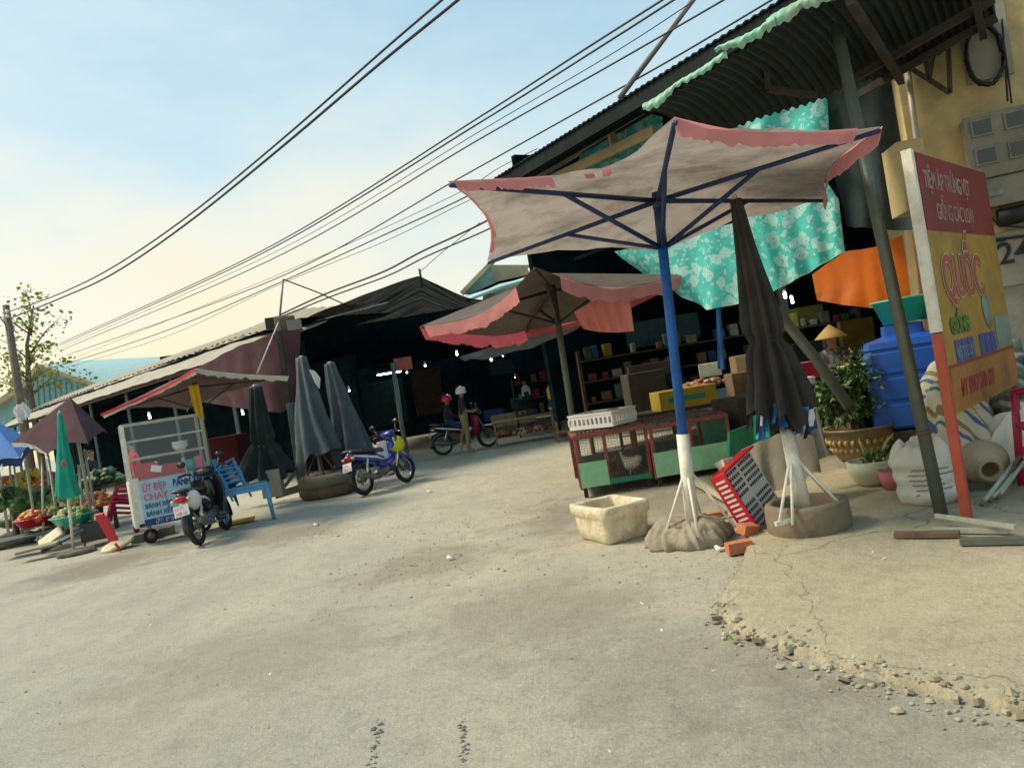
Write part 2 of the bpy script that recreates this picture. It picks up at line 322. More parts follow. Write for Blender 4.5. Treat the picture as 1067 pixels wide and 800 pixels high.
M = dict(
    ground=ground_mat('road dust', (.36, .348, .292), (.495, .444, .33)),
    apron=ground_mat('old concrete', (.39, .345, .24), (.50, .43, .285), True),
    stone=mat('stone', (.34, .30, .21), .9, .4, 3, .3),
    dark=mat('dark interior shade', (.0055, .012, .016), 1, .5, 1.5, spec=0),  # near-black base colour holds the shade of the covered interior
    darkwood=mat('dark wood', (.045, .035, .026), .8, .4, 4, .2),
    wood=mat('wood', (.22, .15, .085), .75, .35, 5, .2),
    palewood=mat('pale wood', (.50, .41, .24), .7, .2, 5, .15, dirt=(.15, .12, .08), dirt_amt=.5),
    greywood=mat('weathered grey green post', (.10, .125, .11), .8, .3, 6, .2),
    roofsheet=mat('weathered roof sheet', (.31, .262, .19), .7, .15, 3, dirt=(.2, .17, .12), dirt_amt=.45, dirt_scale=1.2),
    fasciasheet=mat('pale tarp fascia', (.33, .29, .215), .7, .15, 2, dirt=(.2, .18, .14), dirt_amt=.5),
    darkroof=mat('dark roof sheet', (.018, .025, .027), .8, .3, 2, spec=.05, dirt=(.035, .032, .026), dirt_amt=.4),
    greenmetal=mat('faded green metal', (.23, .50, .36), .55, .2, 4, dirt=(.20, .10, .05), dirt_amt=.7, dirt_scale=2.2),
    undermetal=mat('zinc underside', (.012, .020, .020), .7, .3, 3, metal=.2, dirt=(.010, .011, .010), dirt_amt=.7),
    tealwall=mat('teal boarding', (.22, .42, .42), .7, .15, 3, dirt=(.12, .2, .2), dirt_amt=.4),
    tealroof=mat('pale teal roof', (.36, .52, .50), .6, .12, 2),
    yellowwall=mat('yellow plaster', (.48, .375, .18), .85, .2, 2, .2, dirt=(.24, .19, .11), dirt_amt=.8, dirt_scale=2.2),
    creamwall=mat('cream plaster', (.50, .42, .24), .85, .15, 3, dirt=(.3, .25, .15), dirt_amt=.5),
    cement=mat('cement', (.27, .25, .20), .9, .2, 5, .2, dirt=(.12, .11, .09), dirt_amt=.6),
    cabinet=mat('grimy cabinet', (.21, .195, .15), .6, .15, 6, metal=.1, dirt=(.09, .075, .05), dirt_amt=.6),
    steel=mat('grey steel', (.33, .31, .25), .5, .15, 6, metal=.2, dirt=(.18, .15, .1), dirt_amt=.5),
    pipe=mat('grey green pipe', (.125, .145, .115), .5, .15, 8, metal=.25, dirt=(.12, .10, .07), dirt_amt=.5, dirt_scale=5),
    palepipe=mat('pale pipe', (.42, .42, .34), .5, .2, 8, dirt=(.2, .15, .1), dirt_amt=.5, dirt_scale=6),
    whitepaint=mat('chalky white paint', (.72, .69, .59), .6, .1, 6, dirt=(.35, .27, .17), dirt_amt=.6, dirt_scale=7),
    bluepaint=mat('bright blue paint', (.008, .105, .40), .5, .25, 10, dirt=(.02, .05, .16), dirt_amt=.6, dirt_scale=9),
    ribblue=mat('dark blue rib paint', (.008, .028, .10), .45, .2, 8),
    rib=mat('dark rib', (.03, .032, .032), .5, .2, 8),
    canopy=mat('grey canopy cloth', (.44, .37, .325), .85, .12, 2.5, .4, dirt=(.15, .115, .08), dirt_amt=.9, dirt_scale=2.0, bscale=6, trans=.38),
    canopydark=mat('brown canopy lining', (.10, .08, .065), .85, .2, 5, trans=.08),
    pink=mat('faded pink cloth', (.70, .27, .28), .8, .18, 5, .15, dirt=(.40, .18, .16), dirt_amt=.5, trans=.3),
    hotpink=mat('pink cloth', (.68, .14, .19), .8, .15, 5, .15, trans=.3),
    salmon=mat('salmon cloth', (.92, .33, .29), .75, .12, 3, .15, trans=.5),
    orange=mat('orange tarpaulin', (.93, .20, .012), .55, .12, 3, .2, trans=.5),
    brown=mat('aubergine brown cloth', (.080, .042, .046), .9, .25, 3, .2, trans=.08, spec=.1),
    brownlite=mat('brown cloth', (.12, .073, .066), .8, .2, 4, .2, dirt=(.10, .07, .06), dirt_amt=.5, trans=.1),
    blackcloth=mat('charcoal brown cloth', (.024, .021, .018), .8, .35, 4, .3, dirt=(.055, .045, .036), dirt_amt=.5, dirt_scale=3, bscale=9),
    greycloth=mat('slate cloth', (.075, .092, .10), .8, .25, 4, .3, dirt=(.06, .07, .07), dirt_amt=.5, bscale=9),
    darkgreencloth=mat('black green net cloth', (.018, .03, .03), .85, .4, 4, .2),
    greencloth=mat('jade cloth', (.008, .33, .235), .7, .2, 4, .2, trans=.15),
    bluecloth=mat('blue cloth', (.03, .15, .42), .7, .2, 4, .15, trans=.2),
    navy=mat('navy cloth', (.012, .04, .13), .8, .2, 4),
    whitecloth=mat('white cloth', (.68, .66, .60), .8, .12, 5, .15, dirt=(.4, .36, .3), dirt_amt=.5, trans=.2),
    redcloth=mat('red cloth', (.55, .03, .05), .8, .15, 5, trans=.2),
    yellowcloth=mat('yellow cloth', (.55, .36, .02), .8, .2, 5, trans=.2),
    floral=floral('green flowered cloth'),
    foam=mat('dirty foam', (.68, .60, .42), .85, .12, 5, .5, dirt=(.26, .19, .10), dirt_amt=.9, dirt_scale=6, bscale=16),
    foamdark=mat('grimy foam edge', (.16, .13, .09), .9, .4, 6, .4),
    sack=mat('cement sack', (.30, .26, .185), .9, .25, 5, .6, dirt=(.17, .14, .10), dirt_amt=.5, bscale=16),
    tyre=mat('dusty tyre', (.10, .088, .07), .9, .3, 6, .3, dirt=(.22, .18, .12), dirt_amt=.8, dirt_scale=3),
    tyrebrown=mat('mud tyre', (.21, .165, .11), .9, .25, 6, .4, dirt=(.12, .09, .06), dirt_amt=.6, dirt_scale=3),
    rubber=mat('rubber', (.02, .02, .02), .75, .3, 8),
    chrome=mat('chrome', (.55, .55, .55), .25, .1, 8, metal=.9),
    engine=mat('engine metal', (.16, .16, .155), .45, .3, 9, metal=.6),
    blackplastic=mat('black plastic', (.014, .014, .016), .3, .2, 5, spec=.6),
    greyplastic=mat('grey plastic', (.20, .20, .20), .4, .15, 5),
    whiteplastic=mat('white plastic', (.74, .73, .70), .4, .08, 5, dirt=(.45, .38, .28), dirt_amt=.4),
    bikeblue=mat('bike blue', (.015, .045, .30), .25, .15, 5, spec=.6),
    redplastic=mat('red plastic', (.55, .018, .03), .35, .12, 4, dirt=(.3, .03, .03), dirt_amt=.4),
    magenta=mat('crimson plastic', (.40, .012, .06), .35, .12, 4),
    taillight=mat('tail lamp red', (.50, .01, .015), .2, .1, 5, spec=.7),
    plate=mat('number plate', (.76, .76, .72), .5, .06, 8),
    blueplastic=mat('sky blue plastic', (.085, .34, .58), .35, .15, 4, dirt=(.08, .2, .3), dirt_amt=.4),
    tankblue=mat('tank blue', (.010, .085, .42), .4, .15, 2.5, .1, dirt=(.04, .09, .22), dirt_amt=.6, dirt_scale=2),
    basin=mat('sea green plastic', (.03, .46, .31), .35, .1, 4),
    teal=mat('teal plastic', (.02, .42, .36), .4, .12, 4),
    cagered=mat('red oxide wood', (.27, .07, .058), .75, .3, 6, .2, dirt=(.16, .07, .05), dirt_amt=.6, dirt_scale=5),
    cagegreen=mat('mint board', (.30, .62, .36), .7, .12, 4, .1, dirt=(.17, .28, .15), dirt_amt=.6, dirt_scale=2.5),
    cageemerald=mat('emerald board', (.015, .23, .14), .65, .2, 4, .1, dirt=(.03, .12, .08), dirt_amt=.5),
    wire=mat('cage wire', (.15, .13, .10), .6, .3, 9, metal=.4),
    rust=mat('rusty slats', (.13, .085, .055), .85, .4, 6, .3),
    brick=mat('brick', (.48, .17, .075), .9, .2, 9, .4),
    cardboard=mat('cardboard', (.42, .28, .14), .85, .15, 5),
    paper=mat('paper', (.78, .76, .70), .8, .05, 5),
    pot=mat('glazed pot', (.17, .125, .065), .45, .3, 7, .2, dirt=(.05, .045, .03), dirt_amt=.6, dirt_scale=6),
    potgold=mat('pot relief', (.36, .23, .07), .5, .3, 12, .3),
    whitepot=mat('pale green pot', (.52, .55, .40), .5, .15, 6, dirt=(.3, .28, .18), dirt_amt=.5),
    soil=mat('soil', (.05, .037, .025), .95, .3, 8),
    leaf=mat('leaf', (.055, .115, .030), .5, .5, 9), leafyellow=mat('yellow leaf', (.16, .22, .04), .5, .4, 9), leafdark=mat('dark leaf', (.025, .06, .02), .5, .4, 9),
    treeleaf=mat('tree leaf', (.20, .23, .025), .5, .45, 3, trans=.35), bark=mat('bark', (.16, .13, .09), .9, .3, 6, .3),
    ricesack=mat('woven sack', (.70, .67, .57), .7, .1, 5, .3, dirt=(.45, .37, .25), dirt_amt=.5, bscale=11),
    striped=stripes('striped tarpaulin', [lin((205, 200, 180)), lin((205, 200, 180)), lin((72, 112, 150)), lin((200, 195, 172)), lin((140, 130, 92)), lin((208, 202, 185))], 5.5, (.86, .3, .42)),
    greysheet=stripes('grey striped sheeting', [lin((92, 104, 98)), lin((98, 108, 102)), lin((150, 150, 132)), lin((70, 84, 84))], 6, (.5, .2, .8)),
    clay=mat('clay jar', (.42, .35, .23), .75, .15, 7, .15, dirt=(.27, .22, .14), dirt_amt=.5),
    signred=mat('faded sign red', (.20, .020, .026), .6, .3, 2, dirt=(.12, .04, .035), dirt_amt=.6, dirt_scale=1.5), signyellow=mat('faded sign yellow', (.38, .225, .04), .6, .2, 2.5, dirt=(.20, .10, .04), dirt_amt=.75, dirt_scale=1.6),
    signframe=mat('orange red frame', (.46, .085, .045), .55, .15, 6, dirt=(.25, .06, .04), dirt_amt=.6), signorange=mat('sign orange', (.38, .16, .035), .6, .25, 2.5, dirt=(.16, .08, .04), dirt_amt=.8, dirt_scale=2),
    fadewhite=mat('faded white letters', (.34, .22, .20), .6, .3, 5, dirt=(.22, .09, .09), dirt_amt=.5, dirt_scale=4), fadepink=mat('faded pink letters', (.36, .075, .055), .6, .2, 4), signpale=mat('letter edge', (.42, .36, .26), .6, .1, 4),
    signgreen=mat('sign green', (.10, .17, .03), .6, .15, 4), signblue=mat('sign blue', (.06, .085, .26), .6, .2, 4), signscript=mat('sign script red', (.30, .035, .045), .6, .15, 4), signgrey=mat('sign grey', (.20, .26, .20), .6, .2, 4),
    bannerblue=mat('pale blue banner', (.36, .55, .66), .5, .1, 4), letterred=mat('letter red', (.68, .13, .19), .5, .1, 4), letternavy=mat('letter navy', (.012, .045, .22), .5, .1, 4), letterteal=mat('letter teal', (.01, .11, .13), .5, .1, 4), letterwhite=mat('letter white', (.8, .8, .78), .5, .05, 4),
    foodgreen=mat('banner dish green', (.05, .30, .09), .5, .4, 12), foodyellow=mat('banner dish yellow', (.45, .48, .12), .5, .4, 12),
    window=mat('dusty window', (.018, .03, .035), .2, .3, 4, spec=.6),
    cable=mat('black cable', (.012, .013, .015), .6, .2, 6), wirecol=mat('wire', (.03, .032, .038), .6, .2, 6),
    skin=mat('skin', (.30, .16, .095), .6, .1, 8), trousers=mat('khaki trousers', (.23, .19, .085), .85, .2, 8), darkshirt=mat('dark shirt', (.022, .028, .032), .85, .3, 8), hair=mat('hair', (.012, .01, .009), .6, .2, 8),
    patterned=mat('spotted blouse', (.03, .032, .045), .85, .3, 8, dirt=(.35, .33, .32), dirt_amt=.9, dirt_scale=14),
    helmetred=mat('red helmet', (.55, .012, .06), .25, .08, 5, spec=.6), helmetwhite=mat('pinkish white helmet', (.70, .63, .60), .35, .08, 5), helmetyellow=mat('yellow green helmet', (.55, .52, .02), .3, .08, 5), straw=mat('straw', (.55, .36, .12), .8, .15, 14, .2),
    tomato=mat('tomato', (.50, .10, .02), .4, .3, 9), veg=mat('vegetable green', (.09, .16, .035), .6, .4, 9), vegpale=mat('vegetable pale', (.30, .34, .13), .6, .3, 9), fruityellow=mat('fruit yellow', (.50, .34, .03), .5, .3, 9), meat=mat('meat', (.36, .13, .08), .6, .3, 9),
    lamp=mat('lamp', (.75, .95, 1.0), .5, 0, 5, emit=9), glass=glass('cabinet glass'), net=net_mat('black shade net', (.0045, .010, .014), 1.07), feather=mat('feathers', (.55, .50, .40), .9, .3, 9), featherbrown=mat('brown feathers', (.20, .12, .06), .9, .4, 9),
    dimteal=mat('dim teal', (.018, .038, .04), .9, .3, 4, spec=.1), dimred=mat('dim red', (.06, .011, .013), .8, .3, 4, spec=.1), dimyellow=mat('dim yellow', (.075, .06, .012), .8, .3, 4, spec=.1), dimwood=mat('dim wood', (.04, .028, .018), .9, .4, 5, spec=.1),  # darkened versions for indoor goods, market shade put into the colour
    yellowbox=mat('yellow carton', (.34, .25, .03), .6, .12, 5), stain=mat('oil stain', (.10, .098, .088), .8, .3, 9),
)

# ---------------------------------------------------------------- ground
g = MB()
def gz(x, y): return .012*noise.noise((x*.35, y*.35, 0))+.006*noise.noise((x*1.4, y*1.4, 3))
xs = [-900, -200, -60]+[-30+i*.75 for i in range(69)]+[60, 200, 900]
ys = [-60, -10]+[-2+i*.5 for i in range(90)]+[60, 200, 900, 1800]
nx, ny = len(xs), len(ys)
g.smooth = True
g.add([v(x_, y_, gz(x_, y_) if abs(x_) < 40 and -5 < y_ < 50 else 0) for x_ in xs for y_ in ys], [(i*ny+j, (i+1)*ny+j, (i+1)*ny+j+1, i*ny+j+1) for i in range(nx-1) for j in range(ny-1)])
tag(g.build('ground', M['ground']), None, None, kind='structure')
# worn concrete apron in front of the yellow house, with a crumbling edge
edge_px = [(838, 578), (800, 588), (772, 606), (754, 628), (752, 643), (762, 658), (790, 671), (830, 684), (870, 699), (915, 712), (960, 724), (1010, 737), (1067, 748), (1160, 768)]
edge = [G(*p) for p in edge_px]
def resample(pts, n):
    ds = [0]
    for a, b in zip(pts, pts[1:]): ds.append(ds[-1]+(b-a).length)
    out_ = []; k = 0
    for i in range(n+1):
        d = ds[-1]*i/n
        while k < len(pts)-2 and ds[k+1] < d: k += 1
        out_.append(lerp(pts[k], pts[k+1], (d-ds[k])/max(1e-9, ds[k+1]-ds[k])))
    return out_
ed = resample(edge, 150)
ed0 = [p.copy() for p in ed]
for i, p in enumerate(ed): p.x += .05*noise.noise((i*.21, 0, 1))+.025*noise.noise((i*.9, 4, 1)); p.y += .05*noise.noise((i*.21, 7, 1))+.025*noise.noise((i*.9, 9, 1))
a = MB(); a.smooth = True
cen = v(5.2, 7.5, 0); back = [v(2.4+6*(i/150), 8.6+1.5*sin(i/150*3), 0) for i in range(151)]
rows = [(0, -.03), (.012, .03), (.05, .05), (.14, .056), (.4, .06), (.9, .06), (1.6, .058), (99, .05)]
vs = []
for i, p in enumerate(ed):
    q = v(lerp(1.9, 9, i/150), 10.5, 0); d_ = (q-ed0[i]); ln_ = d_.length; d_.normalize()
    for t_, z_ in rows:
        t2 = min(1, t_/ln_*(1 if t_ > 50 else 1)); b_ = min(1, t_/.25); pt = lerp(p, ed0[i], b_)+d_*min(ln_, t_)
        vs.append(v(pt.x, pt.y, z_+(.010*nz(pt, 2.0)+.018*noise.noise((i*.55, t_*4, 3))*(1-b_) if t_ > 0 else 0)))
k = len(rows)
a.add(vs, [(i*k+j, (i+1)*k+j, (i+1)*k+j+1, i*k+j+1) for i in range(150) for j in range(k-1)])
tag(a.build('pavement', M['apron']), None, None, kind='structure')
# loose stones along the crumbling edge and in the worn patches
st = MB()
def stone(p, r):
    st.ball((p.x, p.y, p.z+r*.25), r*random.uniform(.7, 1.3), r*random.uniform(.7, 1.3), r*random.uniform(.4, .8), 6, 4, .5)
for _ in range(430):
    i = int(150*random.random()**.5); p = ed[min(150, i)]; sp = random.gauss(0, .10)
    stone(p+v(-sp*.3+random.gauss(0, .05), -sp+.02, .01 if sp > 0 else .05), min(.03, abs(random.gauss(0, .007))+.003+(.012 if random.random() < .05 else 0)))
for _ in range(24):
    i = random.randint(25, 150); c0 = ed[i]+v(random.gauss(0, .03), -abs(random.gauss(0, .06)), random.uniform(.005, .02)); n5 = random.randint(4, 6); R_ = random.uniform(.02, .055); a0 = random.random()*6
    tx, ty = random.uniform(-.5, .5), random.uniform(-.5, .5)
    st.prism([c0+v(R_*random.uniform(.6, 1.1)*cos(a0+q*2*pi/n5), R_*random.uniform(.6, 1.1)*sin(a0+q*2*pi/n5), R_*(tx*cos(a0+q*2*pi/n5)+ty*sin(a0+q*2*pi/n5))) for q in range(n5)], (0, 0, random.uniform(.012, .03)))
def patch(px, py, rx, ry, n, r0):
    c = G(px, py)
    for _ in range(n):
        stone(c+v(random.gauss(0, rx), random.gauss(0, ry), 0), abs(random.gauss(0, r0*.55))+.0025)
patch(325, 560, .9, .45, 420, .009); patch(440, 590, .8, .5, 330, .009); patch(500, 548, .6, .6, 160, .01); patch(700, 610, .9, .5, 260, .008)
patch(640, 690, 1.2, .6, 120, .006); patch(480, 640, 2.2, 1.0, 200, .006); patch(900, 640, 1.2, .5, 150, .006); patch(300, 660, 2.0, 1.0, 110, .006); patch(830, 600, .5, .3, 90, .009)
for f in range(len(st.sm)): st.sm[f] = False
tag(st.build('gravel', M['stone']), 'loose pale grit and small stones scattered over the worn road', 'gravel', kind='stuff')
db = MB()
for _ in range(70):
    p = G(random.uniform(20, 1040), random.triangular(520, 800, 600)) if random.random() < .8 else G(random.uniform(420, 900), random.uniform(500, 620))
    if p.y > 16: continue
    r = random.uniform(.004, .012); a_ = random.random()*6.3; e1, e2 = v(cos(a_), sin(a_), .25)*r*random.uniform(1, 2.2), v(-sin(a_), cos(a_), -.1)*r*.6
    db.m = random.choice((0, 0, 0, 1, 2)); z_ = v(0, 0, .012+(.05 if p.x > 1.9 and p.y < 6.5 else 0)); db.add([p-e1+z_, p-e2+z_, p+e1+z_+v(0, 0, r*.4), p+e2+z_], [(0, 1, 2, 3)])
tag(db.build('debris', [M['darkwood'], M['cardboard'], M['paper']]), 'tiny dry leaves and paper crumbs strewn over the road', 'debris', kind='stuff')
for lab, pts_ in (('long dark drip mark in the foreground left of the shorter one', [(394, 752), (391, 770), (388, 800), (386, 815)]), ('short dark drip mark in the foreground right of the longer one', [(482, 752), (484, 768), (485, 792)])):
    s_ = MB(); pp = resample([G(*p, z=.006) for p in pts_], 14)
    for i, p in enumerate(pp):
        for q in range(2):
            r = random.uniform(.004, .012)*(1.3 if i % 4 else .6)
            s_.lathe([(r, 0), (r*.8, .001)], p+v(random.gauss(0, .012), random.gauss(0, .01), gz(p.x, p.y)+.001-.006), 9, lambda r, z, t_, i_: (r*(1+.35*sin(3*t_+i_)), z))
    tag(s_.build('stain', M['stain']), None, None, kind='structure')

# ---------------------------------------------------------------- cloth and umbrella builders
def cloth(top, bot, nu=30, nv=14, fold=.03, nf=7, sag=0, ragged=0, mb=None, seed=0, side=0):
    """a sheet hung between two edge lines, with folds and a ragged lower hem"""
    mb = mb or MB(); T = resample([Vector(p) for p in top], nu); B = resample([Vector(p) for p in bot], nu)
    nrm = (T[-1]-T[0]).cross(B[len(B)//2]-T[len(T)//2]).normalized()
    def fn(s, t_):
        i = round(s*nu); b = B[i]+(T[i]-B[i])*(ragged*abs((.6*noise.noise((s*nf*1.1, seed, 2))+.6*noise.noise((s*nf*4.3, seed, 6))))) if ragged else B[i]
        p = lerp(T[i], b, t_)
        k = fold*(.4+.6*t_)*(sin(s*nf*2*pi+2*noise.noise((s*3, t_*1.3, seed)))*.6+1.1*noise.noise((s*nf*1.3, t_*1.6, seed+5)))
        p = p+nrm*k
        p.z -= sag*4*t_*(1-t_)*(.6+.4*sin(pi*s))
        p = p+(T[-1]-T[0]).normalized()*side*noise.noise((t_*3, s*2, seed+9))
        return p
    return mb.grid(fn, nu, nv)
def umbrella(label, group, hub, tips, base, m_can, m_rib, poles, slider=.42, lift=.16, sag=.16, valances=None, strut=.42, ribr=.014, wr=.025, name='market_umbrella', category='umbrella', spill=0, zs=0):
    hub, base = Vector(hub), Vector(base); tips = [Vector(t_) for t_ in tips]; n = len(tips)
    root = thing(name, label, category, base, group)
    ax = (hub-base).normalized(); apex = hub+ax*lift
    SG = lambda k_: sag[k_] if isinstance(sag, (list, tuple)) else sag
    cm = MB(); nr, na = 12, 12
    for k in range(n):
        A, B = tips[k], tips[(k+1) % n]
        def fn(s, t_, A=A, B=B, k=k):
            e_ = lerp(A, B, t_); q = 4*t_*(1-t_); e_ = lerp(e_, hub, SG(k)*q); e_.z += (.02-zs)*q
            p = lerp(apex, e_, s); p.z += .03*(1-s)+.015
            p.z += wr*s*q*(nz(p, 2.2, k)+.5*nz(p, 5.5, k+3))-spill*s*(1-s)*q
            return p
        cm.grid(fn, nr, na)
    cm.build('canopy', m_can, root)
    for (k, v0, v1), (m_v, drop, rag) in [((a_ if isinstance(a_, tuple) else (a_, 0, 1)), b_) for a_, b_ in (valances or {}).items()]:
        A, B = tips[k], tips[(k+1) % n]; top = []
        for i in range(17):
            t_ = lerp(v0, v1, i/16); e_ = lerp(A, B, t_); e_ = lerp(e_, hub, SG(k)*4*t_*(1-t_)-.006); e_.z += (.02-zs)*4*t_*(1-t_)+.014; top.append(e_)
        inward = [lerp(p, hub, .03)-v(0, 0, drop*(.8+.3*noise.noise((i*.8, k, 3)))) for i, p in enumerate(top)]
        cloth(top, inward, 48, 5, .009, 4, ragged=rag, seed=k+2).build('valance', m_v, root)
    sl_ = hub-ax*slider
    for k, t_ in enumerate(tips):
        lo = lerp(hub, t_, .995)-v(0, 0, .012)
        r_ = MB().tube([hub-v(0, 0, .02), lo], [ribr, ribr*.8], 6).build('rib', m_rib, root)
        MB().tube([sl_, lerp(hub, lo, strut)-v(0, 0, .01)], ribr*.85, 6).build('strut', m_rib, r_)
    MB().tube([sl_-ax*.06, sl_+ax*.06], .04, 10).build('slider', m_rib, root)
    MB().tube([hub-ax*.08, hub+ax*.05], .045, 10).build('hub', m_rib, root)
    for z0, z1, r, m_, nm in poles:
        MB().tube([lerp(base, hub, z0), lerp(base, hub, (z0+z1)/2), lerp(base, hub, z1)], r, 12).build(nm, m_, root)
    return root
def folded(label, group, foot, tip, can0, can1, r0, r1, m_can, m_pole, name='folded_umbrella', tie=None, nf=8, depth=.32, ragged=.08, bulge=0, pole_r=.022, n_rings=26, tie_mat=None, hem=0, flare=.25):
    """closed parasol on its pole: can0..can1 are the fractions foot to tip that the cloth covers"""
    foot, tip = Vector(foot), Vector(tip); root = thing(name, label, 'umbrella', foot, group); ax = tip-foot; ln = ax.length; sd_ = random.random()*9
    prof = []
    for i in range(n_rings+1):
        t_ = i/n_rings; f = lerp(can0, can1, t_); r = lerp(r1, r0, t_**.85)
        if tie is not None: r *= 1-.25*math.exp(-((f-tie)/.025)**2)+(flare*max(0, (tie-f)/(tie-can0)) if f < tie else 0)
        r *= 1+bulge*sin(pi*t_); prof.append((r, f*ln))
    def rip(r, z, th, i):
        q = i/n_rings; k = 1+depth*(1-.55*q)*sin(nf*th+1.6*sin(q*3+sd_)+sd_)+.22*noise.noise((cos(th)*1.5, sin(th)*1.5, q*3+sd_))
        zz = z+(ragged*ln*noise.noise((cos(th)*2.2, sin(th)*2.2, sd_))*(1-q)**3) - hem*(1-q)**6*max(0, sin(2*th))
        return max(.004, r*k), zz
    MB().lathe(prof, foot, nf*8, rip, ax, cap0=False).build('canopy', m_can, root)
    MB().tube([foot, lerp(foot, tip, can0+.06)], pole_r, 10).build('pole', m_pole, root)
    MB().tube([lerp(foot, tip, can1-.005), tip], [r0*.8, r0*.4], 8).build('finial', m_pole, root)
    if tie is not None:
        i_ = lerp(foot, tip, tie); t0 = (tie-can0)/(can1-can0); MB().ring(i_, ax, lerp(r1, r0, t0**.85)*.62, .012, 24, 6).build('tie', tie_mat or m_can, root)
    return root

# ---------------------------------------------------------------- market shed on the left
dL, nL = v(-.707, .707, 0), v(.707, .707, 0)
E = P(302, 348, 16); LEN = 27
shed = thing('market_shed', 'long low market shed with weathered pale sheet roof along the left row', 'shed', (E.x, E.y, 0))
rf = MB(); NS = 240
def roof_fn(s, t_):
    p = E+dL*(s*LEN)+nL*(.95+1.7*t_); p.z += (.53+.60*t_)*(.5+.5*min(1, s*7))+.016*sin(s*NS*pi*.5)+.03*nz(p, .5)
    return p
rf.grid(roof_fn, NS, 4); rf.build('roof', M['roofsheet'], shed)
fs = MB()
def fas_fn(s, t_):
    p = E+dL*(s*LEN)+nL*(1.0*t_); p.z += -.03+.55*t_*(.5+.5*min(1, s*7))+.06*noise.noise((s*9, t_, 1))+.03*noise.noise((s*40, t_, 2)); return p
fs.grid(fas_fn, 160, 3); fs.build('fascia', M['fasciasheet'], shed)
rd = MB()
for i in range(70): rd.box(E+dL*(.2+i*.38+random.uniform(-.05, .05))+nL*.96+v(0, 0, .555*(.5+.5*min(1, (.2+i*.38)/LEN*7))), random.uniform(.08, .2), .03, .02, radians(-45))
rd.build('batten', M['darkwood'], shed)
rd = MB().bar(E+nL*.1-v(0, 0, .08), E+dL*LEN+nL*.1-v(0, 0, .08), .08, .1); rd.build('beam', M['darkwood'], shed)
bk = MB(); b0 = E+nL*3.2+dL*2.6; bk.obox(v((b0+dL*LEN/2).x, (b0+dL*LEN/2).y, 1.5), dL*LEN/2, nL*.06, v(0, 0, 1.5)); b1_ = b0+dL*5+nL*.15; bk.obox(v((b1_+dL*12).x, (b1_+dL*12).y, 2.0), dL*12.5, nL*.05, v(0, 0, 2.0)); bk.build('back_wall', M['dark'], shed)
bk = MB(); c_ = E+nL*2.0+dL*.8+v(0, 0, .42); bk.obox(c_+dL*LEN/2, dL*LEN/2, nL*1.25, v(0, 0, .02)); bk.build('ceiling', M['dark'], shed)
for i in range(1, 8):
    p = E+dL*(i*3.6)+nL*.25; MB().bar(v(p.x, p.y, 0), v(p.x, p.y, E.z), .08, .08).build('post', M['greywood'], shed)
wb = thing('roof_rubbish', 'small boxes and bricks weighing down the shed roof corner', 'rubbish', P(290, 344, 16.6))
for px, py, sx, sz, m_ in ((284, 337, .28, .24, 'darkwood'), (292, 337, .22, .3, 'cement'), (300, 338, .3, .28, 'rust'), (307, 339, .3, .22, 'cement'), (297, 333, .4, .12, 'wood')):
    MB().box(P(px, py, 16.5), sx, .25, sz, .2).build('block', M[m_], wb, bevel=.01)
pl = MB().tube([P(295, 291, 16.4), P(291, 336, 16.4)], .022, 6); single(pl, 'thin_mast', M['greyplastic'], 'thin pale mast standing on the shed roof corner', 'mast')
pl = MB().tube([P(290, 336, 16.3), P(268, 389, 15.0)], .014, 6); single(pl, 'rope', M['whitecloth'], 'pale rope from the roof corner down to the brown awning', 'rope')
pl = MB().tube([P(295, 291, 16.4), P(332, 305, 17), P(372, 323, 18)], .014, 6); single(pl, 'stay_wire', M['wirecol'], 'dark stay wire from the thin mast to the black net', 'wire')

# aubergine sheet hung across the shed corner
cl = cloth([P(180, 397, 18.0), P(245, 362, 16.6), P(290, 346, 15.85), P(313, 343, 15.9)], [P(205, 418, 17.0), P(250, 425, 16.2), P(290, 430, 15.7), P(310, 418, 15.8)], 48, 20, .07, 6, seed=3)
single(cl, 'hanging_tarpaulin', M['brown'], 'aubergine brown tarpaulin hung from the shed corner', 'tarpaulin')
ps = thing('corner_post', 'thick grey green post under the shed corner with braces', 'post', G(317, 517))
b_ = G(317, 517); MB().bar(b_, P(303, 420, b_.y), .26, .12).build('post', M['greywood'], ps, bevel=.01)
MB().bar(b_+v(-.02, -.1, .55), P(290, 515, b_.y-.1), .09, .06).build('brace', M['greywood'], ps)
MB().bar(P(287, 516, b_.y-.12), P(314, 508, b_.y-.12), .07, .14).build('rail', M['greywood'], ps)
MB().bar(P(301, 420, b_.y+.1), P(290, 345, b_.y+.1), .09, .09).build('upper_post', M['darkwood'], ps)

# black shade net over the lane and the dark covered lane behind it
nm = cloth([P(314, 334, 16.4), P(350, 318, 17), P(395, 301, 18), P(437, 287, 18.8), P(460, 299, 18.4), P(490, 311, 18), P(545, 318, 17.5)], [P(322, 392, 25), P(360, 388, 25), P(400, 383, 26), P(440, 378, 26), P(480, 372, 26), P(510, 366, 26), P(560, 356, 26)], 60, 24, .05, 5, seed=8)
single(nm, 'shade_net', M['net'], 'black shade net rising to a peak over the market lane', 'net')
pk = MB().tube([P(437, 280, 18.8), P(440, 300, 18.9)], .03, 6); single(pk, 'net_pole', M['darkwood'], 'dark pole holding up the peak of the black net', 'pole')
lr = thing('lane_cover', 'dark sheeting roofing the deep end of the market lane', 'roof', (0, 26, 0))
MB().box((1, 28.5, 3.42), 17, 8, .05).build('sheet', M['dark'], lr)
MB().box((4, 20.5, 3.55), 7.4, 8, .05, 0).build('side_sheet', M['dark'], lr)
single(MB().box((2, 33.6, 2.6), 34, .12, 5.2), 'back_wall', M['dark'], 'dark wall closing the far end of the market lane', 'wall')
